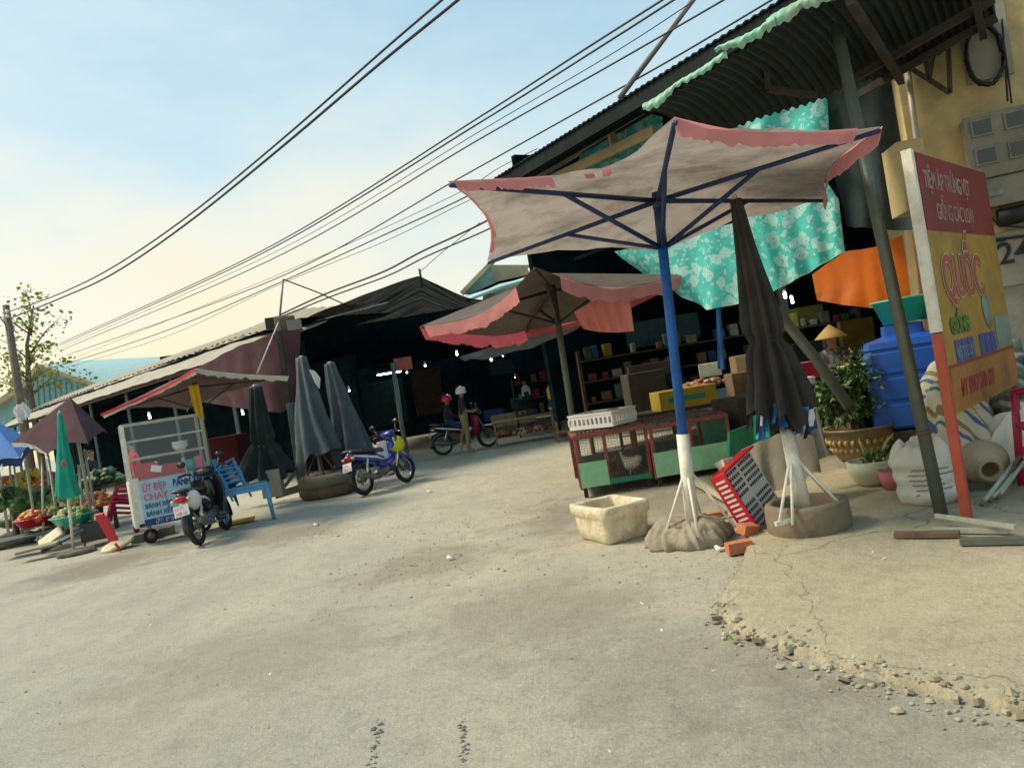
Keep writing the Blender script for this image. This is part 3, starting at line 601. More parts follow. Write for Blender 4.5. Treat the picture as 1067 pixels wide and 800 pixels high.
sh = cloth([P(478, 372, 16), P(540, 352, 15), P(600, 336, 14)], [P(484, 377, 16), P(545, 365, 15.2), P(604, 342, 14.2)], 30, 6, .06, 3, seed=4)
single(sh, 'sagging_tarpaulin', M['greycloth'], 'slate grey tarpaulin edge sagging behind the pink trimmed umbrella', 'tarpaulin')
gp = G(427, 487); gpole = thing('lane_post', 'slim grey post at the mouth of the lane with a small sign', 'post', gp)
MB().tube([gp, P(418, 440, gp.y), P(409, 378, gp.y)], .055, 8).build('post', M['pipe'], gpole)
MB().box(P(420, 379, gp.y+.2), .42, .03, .3, .1).build('sign_plate', M['cagered'], gpole)

# ---------------------------------------------------------------- big market hall on the right
dH, nH = v(-.527, .85, 0), v(.85, .527, 0)
E0, E1 = v(.19, 13.8, 5.2), v(3.47, 8.5, 5.2)
HL = (E0-E1).length; EF = E1-dH*.9
hall = thing('market_hall', 'tall open market hall with long dark roof overhang on the right', 'hall', (E1.x, E1.y, 0))
hr = MB(); NH = 240
def hroof(s, t_):
    p = EF+dH*(s*(HL+.9))+nH*(9*t_); p.z += 1.9*t_+.012*sin(s*NH*pi*.5); return p
hr.grid(hroof, NH, 6, False); hr.build('roof', M['darkroof'], hall, solid=.02)
MB().obox((EF+E0)/2+nH*.05-v(0, 0, .12), (E0-EF)/2, nH*.02, v(0, 0, .10)).build('fascia', M['darkroof'], hall)
for k in range(4):
    p0 = E1+nH*(.25+.22*k)+v(0, 0, -.06+.03*k); MB().bar(p0, p0+dH*HL, .05, .07).build('purlin', M['darkroof'], hall)
pl0 = (E1+nH*.9); 
def VH(px, py, off=.9): return V2(px, py, E1+nH*off, dH)
MB().bar(VH(540, 195), VH(672, 114), .10, .15).build('grey_beam', M['steel'], hall)
MB().bar(VH(552, 198, .8), VH(682, 136, .8), .07, .15).build('cream_beam', M['palewood'], hall)
MB().bar(VH(636, 133, .84), VH(641, 158, .84), .14, .06).build('short_post', M['palewood'], hall)
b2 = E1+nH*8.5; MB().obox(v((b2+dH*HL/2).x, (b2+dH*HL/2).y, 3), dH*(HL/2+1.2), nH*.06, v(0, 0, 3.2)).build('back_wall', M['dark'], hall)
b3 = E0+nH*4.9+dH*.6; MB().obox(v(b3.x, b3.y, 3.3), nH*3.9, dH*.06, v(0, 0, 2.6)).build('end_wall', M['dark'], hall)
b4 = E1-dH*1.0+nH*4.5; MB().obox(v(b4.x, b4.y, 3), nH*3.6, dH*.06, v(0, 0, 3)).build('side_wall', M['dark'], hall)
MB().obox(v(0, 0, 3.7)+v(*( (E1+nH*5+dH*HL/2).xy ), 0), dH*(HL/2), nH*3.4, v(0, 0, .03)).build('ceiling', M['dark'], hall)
for f in (0.25, .6):
    p = E1+dH*HL*f+nH*4.2; MB().bar(v(p.x, p.y, 0), v(p.x, p.y, 3.7), .14, .14).build('post', M['darkwood'], hall)
tp = MB().tube([P(645, 103, 12.2), P(722, 0, 12.0), P(760, -52, 11.9)], .045, 8); single(tp, 'roof_mast', M['greyplastic'], 'pale leaning metal mast rising behind the hall roof', 'mast')

# flowered sheets
def flower(lab, top, bot, seed, fold=.05, nf=4, **k): single(cloth(top, bot, 44, 20, fold, nf, seed=seed, **k), 'flowered_sheet', M['floral'], lab, 'cloth', 'green flowered sheets hung as awnings')
flower('wide green flowered sheet hung between the blue pole and the dark folded umbrella', [P(640, 262, 10.8), P(700, 250, 10.2), P(790, 225, 9.3)], [P(672, 287, 10.7), P(705, 306, 10.3), P(738, 323, 9.9), P(790, 312, 9.4)], 1, .06)
flower('green flowered sheet right of the dark folded umbrella, with a slanting hem', [P(770, 228, 9.2), P(815, 205, 8.9), P(862, 190, 8.6), P(874, 208, 8.6)], [P(796, 310, 9.2), P(806, 304, 9.1), P(845, 283, 8.8), P(880, 262, 8.5)], 2, .05)
flower('green flowered sheet tucked up under the corrugated green awning', [P(715, 128, 9.6), P(780, 108, 9.2), P(848, 96, 8.8), P(862, 104, 8.75)], [P(725, 165, 9.6), P(780, 165, 9.2), P(840, 165, 8.8), P(866, 165, 8.75)], 3, .12, 3)
flower('narrow green flowered strip behind the cream beam of the hall', [VH(606, 155, 1.2), VH(676, 118, 1.2), VH(690, 122, 1.2)], [VH(595, 192, 1.2), VH(650, 175, 1.2), VH(690, 155, 1.2)], 4, .05)
gap = cloth([P(838, 55, 8.9), P(900, 50, 8.5), P(962, 55, 8.3)], [P(882, 235, 8.9), P(920, 240, 8.5), P(962, 240, 8.3)], 24, 12, .08, 3, seed=14)  # added sheet, hides the bright sky between hall and house
single(gap, 'sky_gap_sheet', M['darkgreencloth'], 'added black sheet blocking the sky gap between the hall and the yellow house', 'tarpaulin')
oc = cloth([P(846, 286, 9.6), P(880, 262, 9.3), P(910, 258, 9.0), P(940, 245, 8.7)], [P(852, 313, 9.5), P(880, 318, 9.2), P(910, 321, 9.0), P(950, 318, 8.7)], 50, 20, .028, 4, sag=.08, seed=6)
single(oc, 'orange_tarpaulin', M['orange'], 'bright orange tarpaulin hung beside the blue water tank', 'tarpaulin')
sc_ = cloth([P(598, 325, 10.2), P(620, 312, 10.1), P(640, 306, 10.0), P(655, 303, 9.95)], [P(609, 343, 10.2), P(625, 346, 10.1), P(645, 346.5, 10.0), P(661, 345, 9.95)], 44, 18, .05, 5, sag=.05, seed=11)
single(sc_, 'salmon_cloth', M['salmon'], 'salmon pink cloth drying beneath the pink trimmed umbrella', 'cloth')

# far roofs and gables showing over the lane
gh = thing('gabled_house', 'cream gabled house showing above the black net', 'house', (P(520, 300, 30).x, 30, 0))
MB().prism([P(508, 276, 30), P(580, 276, 30), P(580, 330, 30), P(500, 330, 30)], (0, 4, 0)).build('wall', M['creamwall'], gh)
MB().prism([P(482, 306, 29.6), P(512, 274, 29.6), P(515, 306, 29.6)], (0, .3, 0)).build('gable_panel', M['tealwall'], gh)
MB().bar(P(481, 306, 29.4), P(514, 272, 29.4), .3, .16).build('barge_board', M['palewood'], gh)
MB().prism([P(484, 309, 29.0), P(520, 293, 29.0), P(565, 283, 29), P(565, 286, 27.5), P(520, 299, 27.5), P(486, 312, 27.5)], (0, 0, -.1)).build('eave', M['tealroof'], gh)
wr_ = MB()
q0, q1, q2, q3 = P(560, 300, 22), P(655, 282, 20), P(640, 268, 25), P(550, 280, 27)
wr_.grid(lambda s, t_: lerp(lerp(q0, q1, s), lerp(q3, q2, s), t_)+v(0, 0, .03*sin(s*70)), 90, 2)
hw = thing('sheet_roof_house', 'pale corrugated roof behind the pink trimmed umbrella', 'house', (q0.x, q0.y, 0))
wr_.build('roof', M['whitepaint'], hw); MB().prism([q0-v(0, 0, .05), q1-v(0, 0, .05), v(q1.x, q1.y, 2), v(q0.x, q0.y, 2)], (0, .1, 0)).build('wall', M['dark'], hw)
single(cloth([P(598, 290, 19), P(625, 279, 18.8), P(662, 278, 18.6)], [P(596, 297, 18.5), P(625, 295, 18.3), P(665, 290, 18.2)], 20, 6, .06, 3, seed=2), 'roof_tarpaulin', M['orange'], 'scrap of orange tarpaulin lying on the pale corrugated roof', 'tarpaulin')

ts = thing('teal_shed', 'pale teal boarded shed with gable beyond the left market roof', 'shed', (P(60, 420, 44).x, 44, 0))
MB().prism([P(22, 405, 44), P(40, 384, 44), P(95, 402, 44), P(95, 440, 44), P(22, 440, 44)], (0, .3, 0)).build('gable_wall', M['tealwall'], ts)
bd = MB()
for i in range(12): x_ = 26+i*6; bd.bar(P(x_, 388+abs(x_-40)*.33, 43.96), P(x_+3, 430, 43.96), .06, .03)
bd.build('board_joint', M['signgrey'], ts)
MB().bar(P(20, 409, 43.9), P(40, 381, 43.9), .3, .22).bar(P(39, 381, 43.9), P(100, 401, 43.9), .3, .22).build('barge_board', M['palewood'], ts)
tr_ = MB(); r0, r1, r2, r3 = P(40, 381, 44), P(100, 401, 44), P(170, 374, 66), P(70, 377, 58)
tr_.grid(lambda s, t_: lerp(lerp(r0, r1, t_), lerp(P(60, 377, 60), P(190, 371, 64), t_), s)+v(0, 0, .06*sin(s*120)), 120, 6); tr_.build('roof', M['tealroof'], ts)
t2 = thing('low_shed', 'low shed with cream eave at the far left edge', 'shed', (P(5, 430, 40).x, 40, 0))
MB().bar(P(-20, 432, 40), P(20, 406, 40), .4, .3).build('eave', M['palewood'], t2); MB().prism([P(-25, 440, 40.3), P(20, 409, 40.3), P(20, 450, 40.3), P(-25, 455, 40.3)], (0, .2, 0)).build('wall', M['tealwall'], t2)

# ---------------------------------------------------------------- yellow house on the right with its awning
W0 = v(4.42, 7.9, 0); dW = v(.92, -.39, 0).normalized(); bW = v(.39, .92, 0).normalized()
yh = thing('yellow_house', 'yellow plastered house wall with grey cement foot at the right edge', 'house', W0)
MB().obox(W0+dW*2+bW*3+v(0, 0, 3.4), dW*2, bW*3, v(0, 0, 2.7)).build('wall', M['yellowwall'], yh)
MB().obox(W0+dW*2+bW*3+v(0, 0, .35), dW*2.01, bW*3.01, v(0, 0, .35)).build('cement_foot', M['cement'], yh)
def VW(px, py, off=0): return V2(px, py, W0-bW*off, dW)
p = VW(1046, 330, .03); MB().obox(v(p.x, p.y, 1.35)+dW*.40, dW*.38, bW*.04, v(0, 0, .9)).build('cement_pier', M['cement'], yh)
p = VW(1032, 80, .02); MB().obox(v(p.x, p.y, 4.3), dW*.20, bW*.03, v(0, 0, .55)).build('cable_riser', M['cement'], yh)
# awning
F0 = P(672, 116, 6.6); F1 = F0+(P(850, 2, 5.8)-F0)*1.75; bA = v(.57, .82, 0).normalized()
aw = thing('corrugated_awning', 'corrugated green metal awning with torn curling front edge', 'awning', (F0.x, F0.y, 0))
am = MB(); NA = 420
def awn(s, t_):
    p = lerp(F0, F1, s)+bA*(t_*(1.05+1.75*min(1, s*1.3))); p.z += (.10*sin(pi*t_)+.014*sin(s*36*2*pi)+.05*noise.noise((s*7, t_, 1)))-.0*t_; p.z -= .10*(1-s)*t_ 
    return p
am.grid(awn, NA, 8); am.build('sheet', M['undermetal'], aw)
for s0, s1, out_, drop, lift_, sd2 in ((0, .30, .03, .10, .0, 1), (.27, .46, .10, .14, .06, 2), (.43, 1, .07, .20, .03, 3)):
    tm = MB()
    def trimf(a, t_):
        s_ = lerp(s0, s1, a); q = lerp(F0, F1, s_); j = noise.noise((s_*9, sd2, 4)); j2 = noise.noise((s_*21, sd2, 1)); d_ = drop*(.62+.5*j+.25*j2)
        p = q-bA*(.015+out_*sin(pi*(t_*.75+.05))*(1+.5*j))+v(0, 0, .06+lift_*(1-a)-d_*t_); p.z += .006*sin(s_*36*2*pi)*(.4+t_)+.05*noise.noise((s_*7, 0, 1))+.02*t_*noise.noise((s_*33, sd2, 8)); return p
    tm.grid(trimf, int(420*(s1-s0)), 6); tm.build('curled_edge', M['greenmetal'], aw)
for f, wd in ((1.9, .06), (2.45, .06)):
    MB().bar(lerp(F0, F1, .5)+bA*f+v(0, 0, -.08), F1+bA*f+v(0, 0, -.08), wd, .07).build('purlin', M['darkwood'], aw)
for s_ in (.66, .95):
    p = lerp(F0, F1, s_); MB().bar(p+v(0, 0, -.13), p+bA*2.6+v(0, 0, -.13), .06, .08).build('rafter', M['darkwood'], aw)
MB().bar(P(797, 50, 6.7), P(800, 92, 7.0), .05, .05).build('hanger', M['darkwood'], aw)
MB().bar(P(800, 93, 7.0), P(850, 100, 7.1), .05, .05).build('lower_bar', M['darkwood'], aw)
# steel truss bracket fixed to the wall
br = thing('wall_bracket', 'dark steel truss bracket on the yellow wall under the awning', 'bracket', VW(985, 95, .05))
for a_, c_ in (((918, 52), (990, 97)), ((930, 45), (985, 45)), ((988, 45), (990, 97)), ((962, 46), (968, 84)), ((975, 46), (968, 84)), ((945, 46), (951, 72))):
    MB().bar(VW(*a_, .12), VW(*c_, .12), .035, .04).build('bar', M['darkwood'], br)
# meter cabinet
mc = thing('meter_cabinet', 'grey steel meter cabinet with four small windows on the yellow wall', 'cabinet', VW(1042, 165, .0))
c0, c1, c2, c3 = [VW(*q, .2) for q in ((1003, 124), (1075, 102), (1091, 198), (1018, 219))]
cw = dW*((c1-c0).dot(dW)); chh = (c0.z-c3.z); mo = v(c3.x, c3.y, c3.z)
MB().obox(mo+cw/2+v(0, 0, chh/2)+bW*.1, cw/2, bW*.1, v(0, 0, chh/2)).build('cabinet', M['cabinet'], mc, bevel=.012)
MB().obox(mo+cw/2+v(0, 0, chh*.31)-bW*.004, cw/2*.98, bW*.006, v(0, 0, .008)).build('seam', M['darkwood'], mc)
for ix in (.26, .74):
    for iz in (.86, .55):
        wc_ = mo+cw*ix+v(0, 0, chh*iz); fr_ = MB().obox(wc_-bW*.008, dW*.095, bW*.012, v(0, 0, .085)).build('window_frame', M['cabinet'], mc, bevel=.004)
        MB().obox(wc_-bW*.021, dW*.075, bW*.004, v(0, 0, .066)).build('pane', M['window'], fr_)
MB().obox(mo+cw*.3+v(0, 0, chh*.14)-bW*.01, dW*.07, bW*.01, v(0, 0, .03)).build('latch', M['engine'], mc)
# cable coil and loose cables
cc = MB(); cp = VW(1026, 58, .1)
for k in range(9):
    a_ = [cp+dW*(.155+.012*random.uniform(-1, 1))*cos(t_*2*pi/24)+v(0, 0, (.29+.02*random.uniform(-1, 1))*sin(t_*2*pi/24))+bW*(.02*sin(t_+k)-.04+.01*k) for t_ in range(25)]
    cc.tube(a_, .011, 6, False)
single(cc, 'cable_coil', M['cable'], 'big coil of black cable hanging above the meter cabinet', 'cable')
lc = MB()
for k, pts in enumerate(([(1018, 218), (1022, 240), (1035, 250), (1075, 245)], [(1026, 217), (1040, 235), (1085, 238)], [(1020, 218), (1016, 238), (1030, 252), (1048, 250)], [(1048, 60), (1052, 90), (1054, 108)], [(1044, 20), (1047, 60), (1050, 106)], [(1040, 214), (1055, 232), (1085, 226)])):
    lc.tube(resample([VW(*q, .13) for q in pts], 14), .009 if k else .014, 6)
single(lc, 'loose_cables', M['cable'], 'loose black cables looping under the meter cabinet', 'cable')
tb = MB(); tb.tube([VW(1040, 228, .12), VW(1085, 218, .12)], .09, 10); single(tb, 'cable_bundle', M['cable'], 'thick dark cable bundle directly below the meter cabinet', 'cable')
def text(body, size, m_, origin, xd, zd, parent, name='lettering', ext=.002, sx=1.0, align='LEFT', bold=0, shear=0):
    cu = bpy.data.curves.new('t', 'FONT'); cu.body = body; cu.size = size; cu.align_x = align; cu.extrude = ext; cu.offset = bold; cu.shear = shear
    o = bpy.data.objects.new('t', cu); C.objects.link(o); dg = bpy.context.evaluated_depsgraph_get()
    me = bpy.data.meshes.new_from_object(o.evaluated_get(dg)); bpy.data.objects.remove(o); bpy.data.curves.remove(cu)
    xd = Vector(xd).normalized(); zd = Vector(zd).normalized(); nd = xd.cross(zd).normalized()
    mw_ = Matrix((( xd.x*sx, zd.x, nd.x, origin[0]), (xd.y*sx, zd.y, nd.y, origin[1]), (xd.z*sx, zd.z, nd.z, origin[2]), (0, 0, 0, 1)))
    off = v(0, 0, 0); q = parent
    while q is not None: off = off+q.location; q = q.parent
    me.transform(Matrix.Translation(-off) @ mw_); me.materials.clear(); me.materials.append(m_); me.name = name
    o = bpy.data.objects.new(name, me); C.objects.link(o); o.parent = parent; return o
pn = VW(1037, 278, .085); pan = MB().obox(pn+dW*.3+v(0, 0, .05), dW*.34, bW*.012, v(0, 0, .26)).build('stencil_patch', M['cement'], yh)
text('24', .30, M['cable'], VW(1041, 276, .105), dW, UP, yh, 'house_number', sx=.95, bold=.004)
yb = thing('yellow_box', 'flat yellow sign box behind the red topped signboard', 'box', P(945, 220, 7.3))
MB().obox(P(945, 187, 7.4), v(.12, -.02, 0), v(.03, .2, 0), v(0, 0, .33)).build('box', M['yellowwall'], yb, bevel=.01)
MB().tube([VW(945, 70, .06), VW(957, 160, .06), VW(960, 190, .06)], .03, 8).build('conduit', M['steel'], yb)

# big faded sign board
sa = v(P(968, 290, 5.6).x, 5.6, 0); sb = v(P(1040, 290, 7.0).x, 7.0, 0); sd_ = (sb-sa).normalized(); SW = (sb-sa).length; sn = v(-sd_.y, sd_.x, 0)*1
if sn.dot(v(0, -1, 0)) < 0: sn = -sn
sz0 = P(992, 432, 5.6).z; sz1 = P(949, 158, 5.6).z; SH = sz1-sz0
sg = thing('shop_sign', 'tall faded shop signboard with red header and orange red legs', 'sign', sa)
MB().obox(sa+sd_*SW/2+v(0, 0, (sz0+sz1)/2), sd_*SW/2, sn*.03, v(0, 0, SH/2)).build('board', M['signyellow'], sg)
def SP(u_, w_, o_=.033): return sa+sd_*(SW*u_)+v(0, 0, sz0+SH*w_)+sn*o_
def panel(name, u0, u1, w0, w1, m_, o_=.033):
    c_ = SP((u0+u1)/2, (w0+w1)/2, o_); return MB().obox(c_, sd_*SW*(u1-u0)/2, sn*.003, v(0, 0, SH*(w1-w0)/2)).build(name, M[m_], sg)
panel('header', 0.01, .99, .70, .995, 'signred'); panel('footer', .01, .99, .012, .17, 'signorange'); panel('rule', .01, .99, .172, .182, 'signscript', .034)
panel('green_band', .10, .55, .30, .40, 'signgreen', .0335) if False else None
def stx(b_, u_, w_, sz, m_, sx=1., o_=.038, **k): return text(b_, sz, M[m_], SP(u_, w_, o_), sd_ if sd_.x > 0 else -sd_, UP, sg, sx=sx, **k)
stx('TIỆM ÁP TRỨNG VỊT', .06, .865, .19, 'fadewhite', .68, bold=.002); stx('GIỐNG CÁC LOẠI', .16, .745, .18, 'fadewhite', .68)
stx('QUỐC', .10, .44, .46, 'signpale', .80, bold=.018, o_=.036); stx('QUỐC', .10, .44, .46, 'fadepink', .80, bold=.004, o_=.041)
stx('GIỐNG', .10, .298, .16, 'signgreen', .95, bold=.008)
for k, ch in enumerate('VỊT CON'):
    if ch == ' ': continue
    u0 = .12+k*.085; panel('letter_tile', u0, u0+.075, .185, .27, 'signblue', .035); 
stx('VỊT CON', .13, .20, .12, 'signgrey', .98)
panel('picture_tile', .74, .98, .19, .33, 'signgrey', .035)
dkp = MB().lathe([(.001, -.004), (.13, 0), (.13, .004), (.001, .008)], SP(.66, .36, .034), 20, lambda r, z, t_, i: (r*(1+.35*sin(t_)+.2*sin(2*t_+1)), z), axis=sn); dkp.build('picture_patch', M['signgrey'], sg)
stx('ĐT 0917 770 177', .10, .055, .17, 'signscript', .78, bold=.005, shear=.25)
MB().obox(sa-sd_*.03+v(0, 0, sz0+SH*.66), sd_*.03, sn*.035, v(0, 0, SH*.345)).build('edge_trim', M['whitepaint'], sg)
MB().obox(sa-sd_*.028+v(0, 0, (sz0+SH*.31)/2), sd_*.03, sn*.033, v(0, 0, (sz0+SH*.31)/2)).build('leg', M['signframe'], sg, bevel=.004)
MB().obox(sa+sd_*(SW*.97)+v(0, 0, sz0/2), sd_*.03, sn*.025, v(0, 0, sz0/2)).build('leg', M['cagered'], sg, bevel=.004, label='darker rear leg')

pole = thing('awning_post', 'tall grey green pipe post in front of the signboard', 'post', G(983, 546))
p0 = G(983, 546); MB().tube([p0, lerp(p0, P(871, 26, 6.25), .5), P(871, 26, 6.25)], .047, 12).build('pipe', M['pipe'], pole)
MB().ring(lerp(p0, P(871, 26, 6.25), .17), P(871, 26, 6.25)-p0, .050, .012).build('collar', M['rust'], pole)
MB().box(p0+v(0, 0, .02), .2, .2, .03).build('foot_plate', M['rust'], pole)
dp = MB().tube([P(885, 424, 7.6), P(850, 374, 7.7), P(808, 322, 7.8)], .055, 10); single(dp, 'leaning_pipe', M['pipe'], 'thick grey green pipe leaning from the potted shrub up to the left', 'pipe')

# ---------------------------------------------------------------- the two big open umbrellas
hubA = P(685, 207, 6.4); baseA = P(722, 550, 6.4)
tipsA = [P(703, 125, 4.35), P(467, 191, 5.3), P(508, 273, 7.5), P(690, 263, 8.4), P(862, 208, 7.4), P(918, 134, 5.3)]
umbrella('largest open umbrella, grey cloth with blue ribs and pole', None, hubA, tipsA, baseA, M['canopy'], M['ribblue'],
  [(0, .285, .055, M['whitepaint'], 'lower_pole'), (.28, .86, .042, M['bluepaint'], 'pole'), (.86, 1.0, .042, M['ribblue'], 'upper_pole')], slider=.42, lift=.12, wr=.05, sag=(.42, .10, .10, .08, .10, .14), ribr=.022, strut=.5,
  valances={(5, .08, 1): (M['pink'], .12, .6), (0, .76, .99): (M['pink'], .10, 1.0), (0, .42, .5): (M['pink'], .05, .6), (0, .56, .62): (M['pink'], .04, .6), (1, .05, .9): (M['pink'], .03, 1.0), 4: (M['pink'], .18, .5)})
std = thing('umbrella_stand', 'white tripod stand under the pole with the blue upper half', 'stand', baseA)
for dx_, dy_ in ((-.24, -.05), (-.02, -.22), (.30, -.12), (.14, .22)):
    MB().tube([lerp(baseA, hubA, .17)+v(dx_*.1, dy_*.1, 0), baseA+v(dx_*1.05, dy_*1.2, -.02)], .012, 8).build('strut', M['whitepaint'], std)
hubB = P(576, 301, 10.9); fB = P(606, 500, 10.9); fB.z = 0
tipsB = [P(557, 279, 8.4), P(438, 341, 11.0), P(548, 345, 12.9), P(713, 287, 10.2)]
umbrella('smaller open umbrella with brown lining and pink torn valance', None, hubB, tipsB, fB, M['canopydark'], M['rib'],
  [(0, 1.0, .045, M['pipe'], 'pole')], slider=.5, lift=.18, sag=.12, zs=.20, ribr=.025, strut=.45, valances={(0, .16, .97): (M['pink'], .22, .35), (3, 0, .86): (M['pink'], .22, .2), 1: (M['hotpink'], .26, .4), 2: (M['hotpink'], .15, .3)})

# brown fringed awning umbrella over the food cart
hubC = P(203, 402, 13.2); fC = v(hubC.x+.1, 13.2, 0)
tipsC = [P(204, 385, 11.2), P(106, 432, 12.2), P(195, 428, 15), P(301, 393, 13.0)]
umbrella('brown awning umbrella with red and white fringe over the food cart', None, hubC, tipsC, fC, M['brownlite'], M['rib'],
  [(0, 1, .035, M['pipe'], 'pole')], lift=.2, sag=.16, valances={0: (M['whitecloth'], .10, .4), 3: (M['whitecloth'], .10, .9)})
rb = []
A_, B_ = tipsC[0], tipsC[1]
for i in range(17):
    t_ = i/16; e_ = lerp(lerp(A_, B_, t_), hubC, .16*4*t_*(1-t_)); rb.append(e_+v(.0, -.03, .02))
single(cloth(rb, [p-v(0, 0, .045) for p in rb], 30, 3, .008, 4), 'red_ribbon', M['redcloth'], 'red ribbon along the edge of the brown fringed awning', 'ribbon')
single(cloth([P(196, 402, 12.0), P(207, 400, 12.0)], [P(203, 432, 12.1), P(213, 437, 12.1)], 12, 10, .05, 2), 'yellow_cloth', M['yellowcloth'], 'mustard yellow cloth rolled up by the brown awning post', 'cloth')

# aubergine parasol and blue parasol at the far left
hubD = P(74, 420, 14); fD = v(hubD.x+.05, 14, 0)
tipsD = [P(12, 462, 13.4), P(49, 474, 12.6), P(92, 463, 12.7), P(111, 450, 13.8), P(92, 447, 15.2), P(35, 458, 15.2)]
umbrella('aubergine brown parasol drooping over the vegetable stall', None, hubD, tipsD, fD, M['brown'], M['rib'], [(0, 1, .03, M['palepipe'], 'pole')], lift=.06, sag=.06, wr=.06, valances={0: (M['whitecloth'], .12, .4)}, slider=.5)
hubE = P(-10, 440, 16); fE = v(hubE.x, 16, 0)
tipsE = [P(-60, 480, 15), P(-20, 488, 14.2), P(22, 478, 14.4), P(38, 462, 16), P(20, 452, 17.5), P(-40, 462, 17)]
um = umbrella('blue parasol with white lettering cut by the left edge', None, hubE, tipsE, fE, M['bluecloth'], M['rib'], [(0, 1, .03, M['palepipe'], 'pole')], lift=.05, sag=.06, valances={1: (M['navy'], .22, .05), 2: (M['navy'], .2, .05)})
a_, b_ = P(-8, 489, 14.15), P(30, 484, 14.3); text('BÁNH', .16, M['letterwhite'], a_+v(-.25, -.06, -.02), b_-a_, UP, um, 'lettering')

# ---------------------------------------------------------------- folded umbrellas
tyC = G(845, 558); tyC.z = 0
fK = P(838, 532, 5.95)
root = folded('big charcoal brown folded umbrella with ragged hem standing in the tyre', None, fK, P(765, 203, 5.95), .30, .985, .04, .175, M['blackcloth'], M['palepipe'], tie=.535, nf=9, depth=.34, ragged=.10, pole_r=.045, n_rings=44, hem=.05, bulge=.14, flare=.16)
MB().tube([fK, lerp(fK, P(765, 203, 5.95), .26)], [.062, .05], 12).build('pole_sleeve', M['whitepaint'], root)
for i in range(26):
    px = 780+i*2.6+random.uniform(-2, 2); y0 = 424+random.uniform(-6, 10); ln = random.uniform(14, 36); Yk = 5.75+random.uniform(0, .25)
    m_ = random.choice(['blackcloth', 'blackcloth', 'bluecloth', 'whitecloth', 'teal', 'navy'])
    w_ = random.uniform(2, 8); cloth([P(px, y0, Yk), P(px+w_, y0-1, Yk)], [P(px+random.uniform(-3, 3), y0+ln, Yk+random.uniform(-.08, .08)), P(px+w_*random.uniform(.3, 1.4), y0+ln*random.uniform(.8, 1), Yk)], 4, 8, .03, 1, seed=i).build('hem_rag', M[m_], root)
std = thing('umbrella_stand', 'white tripod stand set inside the old tyre', 'stand', fK)
for px, py, Y_ in ((812, 545, 5.75), (877, 527, 5.8), (826, 547, 5.7), (868, 520, 6.15)):
    MB().tube([P(824, 472, 5.95), P(px, py, Y_)], .012, 8).build('strut', M['whitepaint'], std)
MB().bar(P(808, 546, 5.75), P(873, 528, 5.85), .03, .03).build('cross_bar', M['whitepaint'], std)
ty = thing('old_tyre', 'mud coloured tyre standing as umbrella weight on a concrete disc', 'tyre', tyC)
zt = .22
MB().lathe([(.25, .03), (.29, .03), (.305, .045), (.312, .06), (.318, .15), (.312, .25), (.306, .268), (.29, .28), (.255, .28), (.245, .26), (.245, .06), (.25, .03)], tyC, 48, lambda r, z, t_, i: (r*(1+.006*sin(40*t_)*(3 <= i <= 5)), z), cap0=False, cap1=False).build('tyre', M['tyrebrown'], ty)
MB().lathe([(.0, .0), (.37, 0), (.385, .02), (.375, .045), (.0, .045)], tyC+v(.03, .02, .0), 40, lambda r, z, t_, i: (r*(1+.03*noise.noise((cos(t_)*2, sin(t_)*2, 1))), z)).build('disc', M['cement'], ty)
MB().lathe([(0, .15), (.243, .13)], tyC, 24, cap0=False, cap1=False).build('filling', M['stone'], ty)

folded('tall slate folded umbrella nearer the thick post', 'slate folded umbrellas at the lane mouth', G(338, 517), P(314, 371, 15.2), .30, .99, .10, .40, M['greycloth'], M['palepipe'], nf=7, depth=.26, ragged=.05, hem=.35)
folded('slate folded umbrella behind the blue motorbike', 'slate folded umbrellas at the lane mouth', G(378, 505), P(343, 377, 15.8), .26, .99, .10, .38, M['greycloth'], M['palepipe'], nf=7, depth=.26, ragged=.05, hem=.2)
single(cloth([P(322, 385, 14.8), P(328, 386, 14.8), P(334, 394, 14.8)], [P(325, 392, 14.8), P(330, 402, 14.8), P(333, 405, 14.8)], 6, 6, .03, 2), 'rag', M['whitecloth'], 'white rag tied between the two slate umbrellas', 'cloth')
tw = thing('tyre_weight', 'rust red stacked tyre weight under the slate umbrellas', 'tyre', G(340, 517))
for k in range(2): MB().ring(G(342, 517)+v(0, .1, .12+.2*k), UP, .42, .13, 32, 10).build('tyre', M['rust'] if k == 0 else M['tyrebrown'], tw)
for dx_ in (-.3, .05, .3): MB().tube([G(338, 517)+v(0, .1, .95), G(338, 517)+v(dx_, .05, .38)], .018, 6).build('strut', M['cagered'], tw)
folded('slim jade green folded parasol in the roadside dust', None, G(77, 576), P(62, 428, 12.0), .42, .985, .03, .17, M['greencloth'], M['whitepaint'], nf=6, depth=.22, ragged=.02, flare=0)
gpz = G(80, 577); gb = MB()
gb.lathe([(.0, 0), (.28, 0), (.30, .03), (.27, .07), (.0, .07)], gpz, 20, lambda r, z, t_, i: (r*(1+.12*noise.noise((cos(t_)*2, sin(t_)*2, 4))), z)); single(gb, 'parasol_weight', M['tyre'], 'flat grey weight holding the jade green parasol', 'weight')
dlog = P(80, 500, 11.9)
MBl = MB().ball(P(66, 483, 11.75), .03, .012, .05); single(MBl, 'red_badge', M['redplastic'], 'tiny red printed badge on the jade green parasol', 'badge')
folded('black green net umbrella tied with yellow cord by the blue chairs', None, G(283, 527), P(266, 400, 14.0), .28, .98, .10, .30, M['darkgreencloth'], M['greyplastic'], nf=8, depth=.25, ragged=.07, tie=.52, tie_mat=M['leafyellow'], flare=.6)

